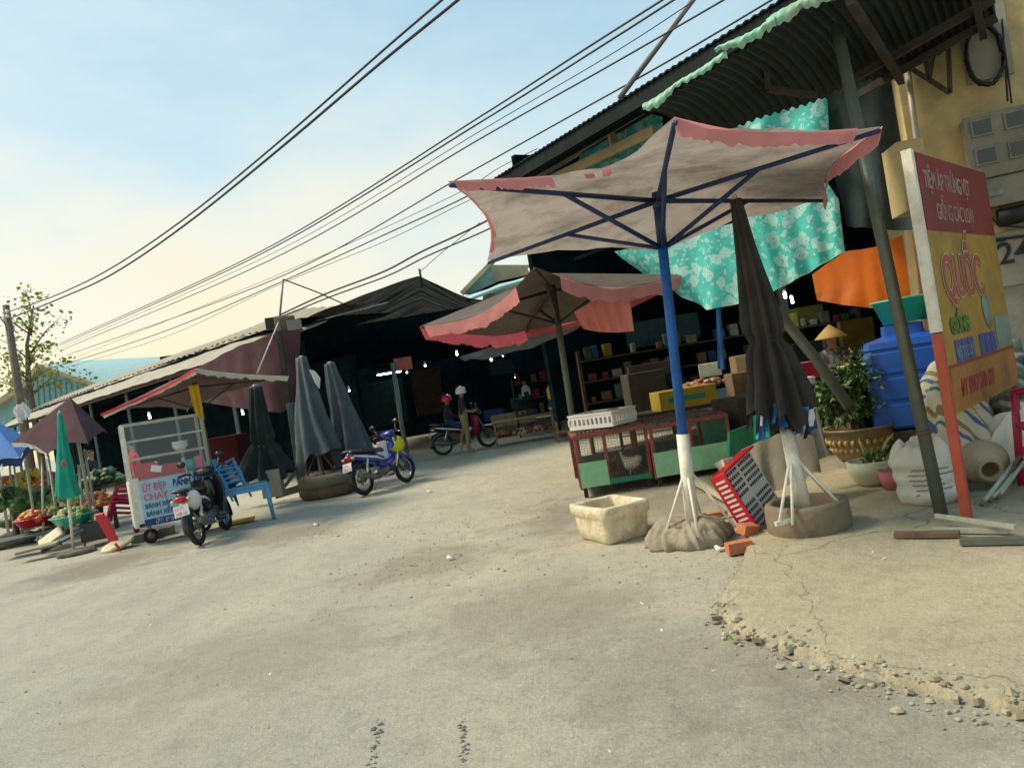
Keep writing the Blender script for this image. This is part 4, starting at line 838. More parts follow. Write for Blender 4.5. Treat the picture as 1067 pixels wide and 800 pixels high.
# ---------------------------------------------------------------- poultry cages
def cage(label, x0, x1, y0, y1, z0, z1, rot, front_split, seed):
    """wooden cage: posts, mint boards below, wire above, slatted roof"""
    random.seed(seed); c_ = v(x0, y0, 0); r = thing('poultry_cage', label, 'cage', c_, 'poultry cages at the umbrella'); W_ = x1-x0; D = y1-y0
    ex = v(cos(rot), sin(rot), 0); ey = v(-sin(rot), cos(rot), 0)
    def q(x_, y_, z_): return c_+ex*x_+ey*y_+v(0, 0, z_)
    zm = z0+(z1-z0)*.47
    posts = [0, W_*front_split, W_]
    for x_ in posts:
        MB().bar(q(x_, 0, z0-.02), q(x_+.015, 0, z1), .042, .042).build('post', M['cagered'], r, bevel=.004)
    for x_ in (0, W_): MB().bar(q(x_, D, z0), q(x_, D, z1), .05, .05).build('post', M['cagered'], r)
    for x_, y_ in ((.04, .05), (W_-.04, .05), (.04, D-.05), (W_-.04, D-.05)): MB().bar(q(x_, y_, 0), q(x_, y_, z0), .05, .05).build('leg', M['darkwood'], r)
    MB().bar(q(-.03, -.01, z1-.02), q(W_+.03, -.01, z1-.02), .04, .05).build('top_rail', M['cagered'], r, bevel=.004)
    MB().bar(q(0, D, z1-.02), q(W_, D, z1-.02), .04, .05).build('top_rail', M['cagered'], r)
    for x_ in (0, W_): MB().bar(q(x_, 0, z1-.02), q(x_, D, z1-.02), .04, .05).build('top_rail', M['cagered'], r)
    a_, b_ = (0, 1) if seed == 3 else (0, 1)
    MB().obox(q(W_*.5 if seed != 3 else W_*.5, -.028, (z0+zm)/2), ex*W_*.5, ey*.008, v(0, 0, (zm-z0)/2)).build('front_board', M['cagegreen'], r) if seed != 3 else MB().obox(q(W_*front_split*.5, -.028, (z0+zm)/2), ex*W_*front_split*.5, ey*.008, v(0, 0, (zm-z0)/2)).build('front_board', M['cagegreen'], r)
    if seed != 3: MB().obox(q(W_+.028, D*.5, z0+(z1-z0)*.5), ex*.008, ey*D*.5, v(0, 0, (z1-z0)*.45)).build('side_board', M['cageemerald'], r)
    MB().obox(q(W_*.5, D*.5, z0+.01), ex*W_*.5, ey*D*.5, v(0, 0, .01)).build('floor', M['darkwood'], r)
    MB().obox(q(W_*.5, D*.99, z0+(z1-z0)*.22), ex*W_*.5, ey*.008, v(0, 0, (z1-z0)*.22)).build('back_board', M['greywood'], r)
    if seed == 3: MB().obox(q(W_*(1+front_split)*.5, -.026, z0+.03), ex*W_*(1-front_split)*.5, ey*.008, v(0, 0, .03)).build('lower_board', M['cageemerald'], r)
    wm = MB()
    for y_, xa, xb, lo in ((-.012, 0, W_, z0),):
        nxw = int((xb-xa)/.034)
        for i in range(nxw+1): x_ = xa+(xb-xa)*i/nxw; wm.bar(q(x_, y_, lo), q(x_, y_, z1), .0035, .0035, ey)
        k = int((z1-lo)/.034)
        for i in range(k+1): z_ = lo+(z1-lo)*i/k; wm.bar(q(xa, y_, z_), q(xb, y_, z_), .0035, .0035)
    wm.build('wire_mesh', M['wire'], r)
    sl_ = MB()
    for i in range(int(W_/.05)):
        x_ = .03+i*.05; sl_.bar(q(x_, -.02, z1+.012+random.uniform(0, .012)), q(x_+random.uniform(-.04, .04), D, z1+.012+random.uniform(0, .015)), .022, .012)
    for y_ in (.2, .6, 1.0, 1.4):
        if y_ < D: sl_.bar(q(0, y_, z1+.03), q(W_, y_+random.uniform(-.1, .1), z1+.03), .03, .012)
    sl_.build('roof_slats', M['rust'], r)
    return q
zA0, zA1 = .13, .785
pa = G(601, 515); 
ca = P(598, 455, 9.55); cb_ = P(668, 452, 9.5); cc_ = P(759, 447, 9.4)
q1_ = cage('smaller poultry cage beneath the white crate', ca.x, ca.x+.87, ca.y, ca.y+1.0, zA0, zA1, -.02, .40, 3)
q2_ = cage('wider poultry cage behind the blue and white pole', ca.x+.92, cc_.x, 9.45, 10.8, zA0, zA1-.02, .02, .50, 5)
random.seed(21)
def hen(label, p, m_, s=1, rz=0):
    b = MB(); b.loft([(v(-.17, 0, .20), .012, .02), (v(-.13, 0, .17), .05, .06), (v(-.03, 0, .13), .085, .085), (v(.07, 0, .14), .06, .075), (v(.12, 0, .2), .03, .035), (v(.14, 0, .26), .026, .03), (v(.17, 0, .265), .012, .012)], 12, 2)
    b.tube([v(0, .03, .08), v(.01, .03, 0)], .008, 6).tube([v(0, -.03, .08), v(.01, -.03, 0)], .008, 6)
    b.v = [Matrix.Rotation(rz, 3, 'Z') @ (x*s) for x in b.v]; o = b.build('hen', M[m_]); o.location = p; tag(o, label, 'hen', 'hens inside the cages')
hen('pale hen by the middle post of the smaller cage', q1_(.68, .25, zA0+.03), 'feather', 1.1, 2.2); hen('pale hen in the centre of the wider cage', q2_(.42, .3, zA0+.03), 'feather', 1.1, .4)
hen('brown hen at the right end of the wider cage', q2_(.78, .5, zA0+.03), 'featherbrown', 1, 2.8); hen('brown hen in the lower left of the smaller cage', q1_(.42, .5, zA0+.03), 'featherbrown', .9, .5)
# white crate with scraps on the cage
wc = thing('plastic_crate', 'white slotted plastic crate lying on the smaller cage', 'crate', q1_(0, 0, zA1))
def crate(root, q, W_, D, Hh, m_side, m_base=None, slots=10, m_end=None):
    MB().obox(q(W_/2, D/2, .01), q(1, 0, 0)*W_/2-q(0, 0, 0)*W_/2, (q(0, 1, 0)-q(0, 0, 0))*D/2, (q(0, 0, 1)-q(0, 0, 0))*.01).build('base', m_base or m_side, root)
    for (a_, b_, nrm) in (((0, 0), (W_, 0), 0), ((0, D), (W_, D), 0), ((0, 0), (0, D), 1), ((W_, 0), (W_, D), 1)):
        mb = MB(); A, B = q(*a_, 0), q(*b_, 0); up = (q(0, 0, 1)-q(0, 0, 0)); d = B-A; nn = d.cross(up).normalized()
        for z0, z1 in ((0, .28), (.72, 1)): mb.obox((A+B)/2+up*Hh*(z0+z1)/2, d/2, nn*.008, up*Hh*(z1-z0)/2)
        k = slots if d.length > .4 else slots
        for i in range(k+1): mb.obox(A+d*(i/k)+up*Hh*.5, d/k*.22, nn*.008, up*Hh*.225)
        mb.obox((A+B)/2+up*Hh*1.0, d/2*1.02, nn*.016, up*.012)
        mb.build('side', m_end if (m_end and nrm) else m_side, root)
rot = -.02
cA_ = radians(-40); cex, cey = v(cos(cA_), sin(cA_), 0), v(-sin(cA_), cos(cA_), 0)
cc0 = q1_(.47, -.02, zA1+.045)-cex*.62
def qc(x_, y_, z_): return cc0+cex*x_+cey*y_+v(0, 0, z_)
crate(wc, qc, .66, .56, .18, M['whiteplastic'])
for i in range(7):
    p = qc(.08+.07*i, .24+random.uniform(-.1, .1), .15+random.uniform(0, .03)); single(MB().box(p, random.uniform(.1, .2), random.uniform(.08, .16), .03, random.random()*3, random.uniform(-.2, .2), random.uniform(-.2, .2)), 'cardboard_scrap', M['cardboard'], 'torn cardboard scrap heaped in the white slotted crate', 'cardboard', 'cardboard scraps in the white crate')
# emerald lid board leaning beside the cage and grimy sheet
eb = MB().obox(P(780, 455, 8.9), v(.31, .25, .02), v(.02, -.01, .14), v(.01, -.01, 0)); single(eb, 'emerald_board', M['cageemerald'], 'emerald green board propped at the right end of the cages', 'board')
gsb = cloth([P(772, 468, 7.3), P(810, 452, 7.3), P(848, 455, 7.2)], [P(768, 505, 7.0), P(815, 510, 6.9), P(856, 492, 6.9)], 24, 12, .05, 3, seed=7); single(gsb, 'sacking_sheet', M['sack'], 'grey brown sacking draped behind the red crate', 'sacking')
gsb = cloth([P(820, 428, 7.6), P(838, 422, 7.6), P(852, 428, 7.6)], [P(826, 480, 7.4), P(846, 482, 7.4), P(864, 474, 7.4)], 20, 12, .04, 3, seed=9); single(gsb, 'grey_sheet', M['steel'], 'worn grey sheet standing behind the folded umbrella', 'sheet')

# foam box
fo = thing('foam_box', 'dirty cream foam box standing open on the road', 'box', G(634, 568))
A0 = G(597, 561); A1 = G(634, 570); A2 = G(676, 552); 
ex = (A1-A0); ey = (A2-A1); Wd, Dd = ex.length, ey.length; ex.normalize(); ey = (ey-ex*ey.dot(ex)).normalized(); Hb = .33; ctr = A1-ex*.0
fc = A1-ex*.62
def fq(x_, y_, z_): return fc+ex*x_+ey*y_+v(0, 0, z_)
fw, fd = .62, .50
ro_ = []; 
def ringpts(ins, z, n=60, jit=0):
    out_ = []
    hw, hd = fw/2-ins, fd/2-ins; rr = .05
    for i in range(n):
        t_ = 2*pi*i/n; e_ = 10; cx_ = hw*math.copysign(abs(cos(t_))**(2/e_), cos(t_)); cy_ = hd*math.copysign(abs(sin(t_))**(2/e_), sin(t_))
        p = fq(fw/2+cx_, fd/2+cy_, z); p = p+v(nz(p, 14), nz(p, 14, 3), nz(p, 9, 7))*jit; out_.append(p)
    return out_
fb = MB(); fb.smooth = True; rings = []
for ins, z, j in ((.05, .0, .004), (.03, .02, .008), (.022, .10, .012), (.01, .2, .012), (.0, Hb-.10, .012), (-.012, Hb-.09, .006), (-.012, Hb-.02, .01), (-.004, Hb, .012), (.03, Hb+.003, .01), (.05, Hb-.01, .014), (.055, Hb-.1, .01), (.06, .06, .006)): rings.append(ringpts(ins, z, 72, j))
n_ = 72; vs = [p for r in rings for p in r]; fs_ = [(i*n_+j, i*n_+(j+1) % n_, (i+1)*n_+(j+1) % n_, (i+1)*n_+j) for i in range(len(rings)-1) for j in range(n_)]
fs_ += [tuple(range(n_))[::-1], tuple((len(rings)-1)*n_+j for j in range(n_))]; fb.add(vs, fs_); fb.build('tub', M['foam'], fo)

# cement sack mound under the pole
sk = thing('cement_sack', 'slumped cement sack weighing down the blue and white pole', 'sack', G(722, 577))
cS = G(722, 566); cS.z = 0
def sackf(r, z, t_, i):
    c1, s1 = cos(t_), sin(t_); k = 1+.16*noise.noise((c1*1.3, s1*1.3, 2))+.07*noise.noise((c1*3.5, s1*3.5, z*6))
    pl_ = (.018*sin(17*t_+6*noise.noise((c1*2, s1*2, 4))+z*20)+.014*sin(31*t_+z*40)*max(0, noise.noise((c1*2, s1*2, 9))+.5))*min(1, r/.15)
    zf = z*(1+.30*noise.noise((c1*2+r*3, s1*2, 5)))+.022*noise.noise((c1*r*16, s1*r*16, 1))*(z > .02)+.010*noise.noise((c1*r*45, s1*r*45, 2))*(z > .02)
    return max(0, r*k+pl_), max(0, zf)
sp_ = []
for q in range(23):
    a_ = q/22*pi/2; sp_.append((.36*cos(a_)**.55 if q < 22 else 0, .185*sin(a_)**.8))
MB().lathe(sp_, cS+v(0, .12, 0), 120, sackf).build('sack', M['sack'], sk)

# red crate on edge, bricks, paper
rc = thing('plastic_crate', 'red rimmed crate with a grey perforated base tipped on its side', 'crate', G(790, 560))
r0_ = G(793, 560); r1_ = P(752, 494, r0_.y+.05); r2_ = P(814, 476, r0_.y+.75); 
ax_ = (r1_-r0_); ah = ax_.length; ax_.normalize(); 
ab = (r2_-r1_); aw_ = ab.length; ab = (ab-ax_*ab.dot(ax_)).normalized(); an = ab.cross(ax_).normalized()
if an.y > 0: an = -an
aw_ = .62; 
def qr(x_, y_, z_): return r0_+ab*x_+ax_*y_+an*(z_)
pb = MB()
nxh, nyh = 15, 11
pb.obox(qr(aw_/2, ah/2, -.04), ab*aw_/2, ax_*ah/2, an*.005); pb.build('base', M['whiteplastic'], rc)
pb = MB()
for i in range(nxh):
    for j in range(nyh):
        if (i in (7,) or j in (5,)): continue
        c_ = qr(aw_*(i+1)/(nxh+1), ah*(j+1)/(nyh+1), -.033); pb.obox(c_, ab*.011, ax_*.013, an*.003)
pb.build('holes', M['window'], rc)
for p_, q_, nm in ((qr(0, 0, 0), qr(0, ah, 0), 'side'), (qr(0, ah, 0), qr(aw_, ah, 0), 'side'), (qr(0, 0, 0), qr(aw_, 0, 0), 'side')):
    d_ = (q_-p_); MB().obox((p_+q_)/2-an*.045, d_/2*1.01, d_.cross(an).normalized()*.010, an*.075).build('side', M['redplastic'], rc, bevel=.005)
sl_ = MB()
for i in range(12): sl_.obox(qr(-.012, ah*(.1+i*.073), -.045), ax_*.009, ab*.002, an*.045)
sl_.build('slots', M['whiteplastic'], rc)
fp = MB().obox(P(767, 510, 6.55), v(.05, .02, 0), v(-.03, .03, .30)*.9, v(.004, -.02, .002)); single(fp, 'foam_slab', M['foam'], 'pale foam slab leaning behind the red rimmed crate', 'slab')
single(cloth([P(744, 482, 6.6), P(764, 476, 6.7)], [P(756, 500, 6.55), P(770, 494, 6.6)], 10, 8, .03, 2), 'plastic_bag', M['whitecloth'], 'crumpled white bag on top of the foam slab', 'bag')
bk1 = G(771, 577); b1 = MB().box(bk1+v(0, .0, .055), .19, .09, .085, .1); single(b1, 'brick', M['brick'], 'whole orange brick on the ground before the cement sack', 'brick', bevel=.004)
b2_ = MB().box(G(784, 566)+v(0, .06, .105), .17, .09, .08, .6, .3, .2); single(b2_, 'brick', M['brick'], 'tilted broken brick against the red rimmed crate', 'brick', bevel=.004)
b2_ = MB().box(G(748, 543)+v(0, .06, .05), .22, .06, .05, .1); single(b2_, 'brick', M['brick'], 'brick lying behind the cement sack under the cages', 'brick', bevel=.004)
for lab, (px, py), s_ in (('white paper scrap leaning on the cement sack', (752, 574), .09), ('tiny white paper scrap in the lane', (448, 513), .09), ('white paper scrap on the worn patch', (470, 583), .07), ('small white litter on the concrete apron', (1001, 607), .03), ('yellowish leaf litter by the apron edge', (766, 671), .05), ('small pale litter near the blue chairs', (330, 548), .08), ('red wrapper lying in the lane', (471, 488), .1)):
    p = G(px, py); single(cloth([p+v(-s_/2, -s_/3, .02), p+v(s_/2, -s_/4, .03)], [p+v(-s_/2, s_/2, .04), p+v(s_/2, s_/3, .012)], 5, 5, s_*.2, 1, seed=px), 'litter', M['leafyellow'] if 'leaf' in lab else (M['redplastic'] if 'red w' in lab else M['paper']), lab, 'litter')

# ---------------------------------------------------------------- motorbikes
def motorbike(label, m_body, m_panel, group='underbone motorbikes parked about the market', box=None, plate=True):
    """step-through motorbike built along +X, wheels on z = 0"""
    r = thing('motorbike', label, 'motorbike', (0, 0, 0), group)
    for x_ in (-.61, .61):
        c_ = v(x_, 0, .285)
        ty_ = MB().ring(c_, (0, 1, 0), .243, .042, 36, 8).build('wheel', M['rubber'], r)
        MB().ring(c_, (0, 1, 0), .205, .014, 36, 6).build('rim', M['chrome'], ty_)
        sp = MB()
        for k in range(18):
            a_ = 2*pi*k/18; sp.tube([c_+v(.03*cos(a_+.5), .02*(-1)**k, .03*sin(a_+.5)), c_+v(.2*cos(a_), 0, .2*sin(a_))], .003, 4)
        sp.tube([c_-v(0, .07, 0), c_+v(0, .07, 0)], .055 if x_ < 0 else .045, 14); sp.build('spokes', M['engine'], ty_)
    for s in (-1, 1):
        MB().tube([v(.61, s*.085, .285), v(.47, s*.085, .70), v(.40, s*.06, .90)], [.024, .028, .022], 8).build('fork', M['engine'], r)
        MB().tube([v(-.61, s*.095, .285), v(-.15, s*.09, .33)], .022, 8).build('swingarm', M['engine'], r)
        MB().tube([v(-.58, s*.11, .30), v(-.44, s*.105, .66)], [.024, .034], 10).build('shock', M['chrome'], r)
        MB().tube([v(.38, s*.2, 1.0), v(.34, s*.27, 1.03), v(.28, s*.36, 1.02)], [.014, .018, .02], 8).build('grip', M['rubber'], r)
        MB().tube([v(.38, s*.22, 1.02), v(.36, s*.28, 1.16)], .006, 6).build('mirror_stalk', M['chrome'], r)
        MB().loft([(v(.335, s*.30, 1.19), .01, .008), (v(.345, s*.30, 1.19), .062, .042), (v(.365, s*.30, 1.19), .066, .045), (v(.39, s*.30, 1.19), .03, .02)], 14).build('mirror', M['blackplastic'], r)
        MB().tube([v(-.02, s*.10, .24), v(-.02, s*.25, .24)], .016, 8).build('footpeg', M['rubber'], r)
    ff = MB()
    def fend(s, t_, R_=.305, a0=-.35, a1=2.2, cx=.61):
        a_ = lerp(a0, a1, s); y_ = (t_-.5)*.15; rr = R_-.10*(abs(t_-.5)*2)**3; return v(cx+rr*cos(a_), y_, .285+rr*sin(a_))
    ff.grid(lambda s, t_: fend(s, t_), 16, 8); ff.build('front_fender', m_body, r, solid=.006)
    rfm = MB().grid(lambda s, t_: fend(s, t_, .34, 1.3, 3.35, -.61), 14, 8); rfm.build('rear_fender', M['blackplastic'], r, solid=.006)
    # leg shield: a wide curved apron either side of the column
    ls = MB()
    def shield(s, t_):
        z_ = lerp(.36, .90, s); a_ = (t_-.5)*2; wv = (.21+.03*sin(pi*s))*(.75+.25*min(1, s*3)); x_ = lerp(.36, .43, s)-.16*abs(a_)**2+.03*sin(pi*s); return v(x_, a_*wv, z_)
    ls.grid(shield, 12, 14); ls.build('leg_shield', m_panel, r, solid=.012)
    MB().loft([(v(.47, 0, .62), .02, .10), (v(.45, 0, .70), .07, .16), (v(.40, 0, .72), .10, .18), (v(.34, 0, .70), .06, .16)], 16).build('front_cover', m_body, r)
    MB().loft([(v(.40, 0, .60), .05, .10), (v(.28, 0, .50), .055, .085), (v(.12, 0, .46), .06, .075), (v(-.08, 0, .52), .075, .09)], 14).build('centre_tube', m_body, r)
    MB().loft([(v(.06, 0, .56), .07, .06), (v(-.12, 0, .60), .11, .10), (v(-.40, 0, .65), .125, .095), (v(-.66, 0, .71), .10, .07), (v(-.82, 0, .76), .05, .035)], 18).build('side_cover', m_body, r)
    for s in (-1, 1):
        MB().loft([(v(.02, s*.085, .55), .006, .015), (v(-.2, s*.118, .62), .008, .022), (v(-.5, s*.122, .68), .008, .022), (v(-.74, s*.085, .735), .006, .012)], 10).build('stripe', M['whiteplastic'], r)
    MB().loft([(v(.12, 0, .72), .05, .03), (v(.02, 0, .745), .10, .045), (v(-.2, 0, .755), .125, .05), (v(-.5, 0, .79), .12, .05), (v(-.74, 0, .81), .08, .03)], 18).build('seat', M['blackplastic'], r)
    MB().tube([v(-.55, .11, .80), v(-.82, .10, .84), v(-.88, 0, .845), v(-.82, -.10, .84), v(-.55, -.11, .80)], .013, 8).build('grab_rail', M['engine'], r)
    MB().loft([(v(.30, 0, .98), .05, .03), (v(.36, 0, 1.0), .17, .06), (v(.44, 0, .99), .14, .075), (v(.49, 0, .96), .09, .06)], 16).build('handlebar_cover', m_body, r)
    MB().loft([(v(.48, 0, .955), .085, .05), (v(.515, 0, .945), .075, .045), (v(.53, 0, .94), .04, .03)], 14).build('headlight', M['greyplastic'], r)
    MB().loft([(v(-.74, 0, .70), .10, .05), (v(-.84, 0, .715), .085, .045), (v(-.885, 0, .72), .05, .028)], 14).build('tail_light', M['taillight'], r)
    for s in (-1, 1): MB().ball(v(-.82, s*.115, .70), .045, .028, .03, 10, 6).build('indicator', M['foam'], r)
    if plate:
        pt = MB().obox(v(-.90, 0, .56), v(.02, 0, .075), v(0, .105, 0), v(.004, 0, -.001)).build('number_plate', M['plate'], r)
        for b_t, z_t in (('67-F1', .572), ('248.16', .50)): text(b_t, .075, M['letterred'], v(-.929+.12*(z_t-.5), .085, z_t), v(0, -1, 0), v(.26, 0, 1), pt, 'characters', ext=.001, sx=.8)
    MB().loft([(v(-.80, 0, .50), .055, .02), (v(-.87, 0, .42), .06, .03), (v(-.92, 0, .30), .05, .03)], 10).build('mudflap', M['greyplastic'], r)
    en = MB().loft([(v(.16, 0, .37), .05, .05), (v(.10, 0, .36), .085, .075), (v(.0, 0, .33), .10, .09), (v(-.14, 0, .31), .11, .09), (v(-.22, 0, .30), .07, .06)], 16)
    for i in range(5): en.box(v(.14+.022*i, 0, .375), .006, .17, .15)
    en.build('engine', M['engine'], r)
    MB().tube([v(.20, -.05, .34), v(.16, -.13, .24), v(-.1, -.15, .22), v(-.28, -.155, .25)], .018, 8).build('exhaust_pipe', M['chrome'], r)
    MB().tube([v(-.26, -.155, .25), v(-.36, -.158, .27), v(-.80, -.17, .36), v(-.84, -.17, .368)], [.025, .048, .052, .03], 12).build('silencer', M['engine'], r)
    MB().tube([v(-.05, .10, .22), v(-.10, .28, .015)], .011, 6).build('side_stand', M['engine'], r)
    MB().loft([(v(-.12, .11, .33), .012, .02), (v(-.4, .115, .32), .014, .055), (v(-.62, .115, .30), .014, .05)], 10).build('chain_case', M['engine'], r)
    for s_ in (-1, 1): MB().tube([v(.36, s_*.16, 1.03), v(.46, s_*.10, 1.08), v(.52, s_*.03, .98), v(.48, s_*.03, .80)], .006, 6).build('cable', M['cable'], r); MB().tube([v(.37, s_*.20, 1.0), v(.40, s_*.27, 1.0), v(.36, s_*.36, .985)], .006, 6).build('brake_lever', M['chrome'], r)
    return r
def place(o, p, ang, lean=0): o.location = p; o.rotation_euler = (lean, 0, ang)
bk_ = motorbike('black motorbike parked nose in before the glass food cart', M['blackplastic'], M['blackplastic'])
pr_, pf_ = G(200, 571), G(223, 560); place(bk_, lerp(pr_, pf_, .5)+v(.02, .40, 0), radians(93), radians(-8)); bk_.location.z = 0
bb = motorbike('blue motorbike with white panels beside the slate umbrellas', M['bikeblue'], M['whiteplastic'])
pr_, pf_ = G(381, 516), G(426, 502); d_ = (pf_-pr_); place(bb, (pr_+pf_)/2, math.atan2(d_.y, d_.x), radians(-8)); bb.location.z = 0
bc = motorbike('dark motorbike ridden by the pair with helmets inside the lane', M['blackplastic'], M['magenta'])
place(bc, v(-1.45, 20.2, 0), radians(14), 0)
# helmets on the parked bikes
def helmet_mb(c, r): return MB().lathe([(r*.98, -.45*r), (r*1.03, -.2*r), (r, .15*r), (r*.84, .58*r), (r*.5, .88*r), (.0, 1.02*r)], c, 22, cap0=False, cap1=False)
hp = P(192, 524, 10.9); hb = helmet_mb(v(0, 0, 0), .15); ho = single(hb, 'helmet', M['helmetwhite'], 'pinkish white helmet hung on the black motorbike', 'helmet'); ho.location = P(199, 523, 11.0); ho.rotation_euler = (radians(50), radians(20), 0)
hb = helmet_mb(v(0, 0, 0), .15); ho = single(hb, 'helmet', M['helmetyellow'], 'yellow helmet hung on the handlebar of the blue motorbike', 'helmet'); ho.location = P(410, 461, 14.6); ho.rotation_euler = (radians(-20), radians(125), 0)

# ---------------------------------------------------------------- people
def person(name_label, joints, bones, bone_mat, mats, loc, rz=0, sub=2):
    """one continuous skinned body; joints: name -> (x, y, z, radius)"""
    names = list(joints); me = bpy.data.meshes.new('person'); me.from_pydata([joints[n][:3] for n in names], [(names.index(a), names.index(b)) for a, b in bones], [])
    o = bpy.data.objects.new('person', me); C.objects.link(o)
    o.modifiers.new('skin', 'SKIN'); sv = me.skin_vertices[0].data
    for i, n in enumerate(names): r = joints[n][3]; sv[i].radius = (r, r if not isinstance(joints[n][-1], tuple) else joints[n][-1][0])
    sv[names.index('pelvis')].use_root = True
    ss = o.modifiers.new('sub', 'SUBSURF'); ss.levels = ss.render_levels = sub
    dg = bpy.context.evaluated_depsgraph_get(); m2 = bpy.data.meshes.new_from_object(o.evaluated_get(dg)); bpy.data.objects.remove(o)
    for m_ in mats: m2.materials.append(M[m_])
    segs = [(Vector(joints[a][:3]), Vector(joints[b][:3]), bone_mat[i]) for i, (a, b) in enumerate(bones)]
    for p in m2.polygons:
        c_ = p.center; best = (9, 0)
        for a, b, k in segs:
            d = b-a; t_ = max(0, min(1, (c_-a).dot(d)/d.dot(d))); dist = (c_-(a+d*t_)).length
            if dist < best[0]: best = (dist, k)
        p.material_index = best[1]; p.use_smooth = True
    o = bpy.data.objects.new('person', m2); C.objects.link(o); o.location = loc; o.rotation_euler = (0, 0, rz); return tag(o, name_label, 'person')
BONES = [('pelvis', 'waist'), ('waist', 'chest'), ('chest', 'neck'), ('neck', 'jaw'), ('jaw', 'head'), ('head', 'crown'),
         ('chest', 'shl'), ('shl', 'ell'), ('ell', 'wrl'), ('wrl', 'hal'), ('chest', 'shr'), ('shr', 'elr'), ('elr', 'wrr'), ('wrr', 'har'),
         ('pelvis', 'hil'), ('hil', 'knl'), ('knl', 'anl'), ('anl', 'tol'), ('pelvis', 'hir'), ('hir', 'knr'), ('knr', 'anr'), ('anr', 'tor')]
BM = [1, 0, 0, 2, 2, 3, 0, 0, 2, 2, 0, 0, 2, 2, 1, 1, 1, 4, 1, 1, 1, 4]
def joints_base(**k):
    j = dict(pelvis=(0, 0, .90, .145), waist=(0, 0, 1.06, .125), chest=(0, 0, 1.26, .145), neck=(.01, 0, 1.42, .055), jaw=(.04, 0, 1.50, .065), head=(.03, 0, 1.565, .09), crown=(.02, 0, 1.62, .075),
             shl=(0, .17, 1.34, .06), ell=(.0, .22, 1.08, .042), wrl=(.14, .20, .90, .03), hal=(.20, .19, .84, .03), shr=(0, -.17, 1.34, .06), elr=(.0, -.22, 1.08, .042), wrr=(.14, -.20, .90, .03), har=(.20, -.19, .84, .03),
             hil=(0, .09, .84, .10), knl=(.03, .10, .47, .062), anl=(0, .10, .09, .042), tol=(.15, .11, .035, .035), hir=(0, -.09, .84, .10), knr=(.03, -.10, .47, .062), anr=(0, -.10, .09, .042), tor=(.15, -.11, .035, .035))
    j.update(k); return j
std_j = joints_base(wrl=(.26, .17, 1.02, .03), hal=(.33, .15, 1.03, .03), wrr=(.26, -.17, 1.02, .03), har=(.33, -.15, 1.03, .03))
pp = P(484, 440, 19.6); pp.z = 0
p1 = person('standing person in white helmet, dark top and khaki trousers by the motorbike in the lane', std_j, BONES, BM, ['darkshirt', 'trousers', 'skin', 'hair', 'skin'], pp, radians(10))
helmet_mb(v(.03, 0, 1.575), .135).build('helmet', M['helmetwhite'], None).parent = p1
sit_j = joints_base(pelvis=(-.0, 0, .80, .14), waist=(0, 0, .95, .12), chest=(.03, 0, 1.14, .135), neck=(.05, 0, 1.29, .052), jaw=(.08, 0, 1.36, .062), head=(.07, 0, 1.425, .088), crown=(.06, 0, 1.48, .072),
    shl=(.03, .16, 1.22, .055), ell=(.12, .2, .98, .04), wrl=(.32, .16, .90, .028), hal=(.38, .14, .89, .028), shr=(.03, -.16, 1.22, .055), elr=(.12, -.2, .98, .04), wrr=(.32, -.16, .90, .028), har=(.38, -.14, .89, .028),
    hil=(.04, .10, .80, .09), knl=(.36, .20, .66, .06), anl=(.24, .19, .27, .04), tol=(.38, .2, .22, .034), hir=(.04, -.10, .80, .09), knr=(.36, -.20, .66, .06), anr=(.24, -.19, .27, .04), tor=(.38, -.2, .22, .034))
pq = v(-1.83, 20.15, 0)
p2 = person('seated person in red helmet and dark jacket on the motorbike in the lane', sit_j, BONES, [0, 0, 0, 2, 2, 3, 0, 0, 0, 2, 0, 0, 0, 2, 1, 1, 2, 2, 1, 1, 2, 2], ['darkshirt', 'navy', 'skin', 'hair', 'skin'], pq, radians(14))
helmet_mb(v(.07, 0, 1.435), .135).build('helmet', M['helmetred'], None).parent = p2
py_ = P(574, 405, 19.5); py_.z = 0
p3 = person('person in a yellow top behind the fruit table', joints_base(elr=(.05, -.24, 1.1, .05), wrr=(.28, -.22, 1.06, .045)), BONES, BM, ['yellowcloth', 'darkshirt', 'skin', 'hair', 'skin'], py_, radians(20))
p3.scale = (.95, .95, .95)
pz = P(866, 352, 10.8); pz.z = 0
p4 = person('person in a conical straw hat and spotted dark blouse behind the shrub', joints_base(pelvis=(0, 0, .82, .15), hil=(0, .09, .78, .1), hir=(0, -.09, .78, .1), wrl=(.25, .1, 1.1, .03), hal=(.3, .06, 1.14, .03), wrr=(.25, -.1, 1.05, .03), har=(.3, -.06, 1.09, .03)), BONES, BM, ['patterned', 'darkshirt', 'skin', 'hair', 'skin'], pz, radians(-120))
p4.scale = (.93, .93, .93)
MB().lathe([(.235, 1.575), (.16, 1.645), (.08, 1.715), (.004, 1.775)], (.02, 0, 0), 26, cap0=False, cap1=False).build('conical_hat', M['straw'], None, solid=.006).parent = p4
pv = P(436, 436, 24); 

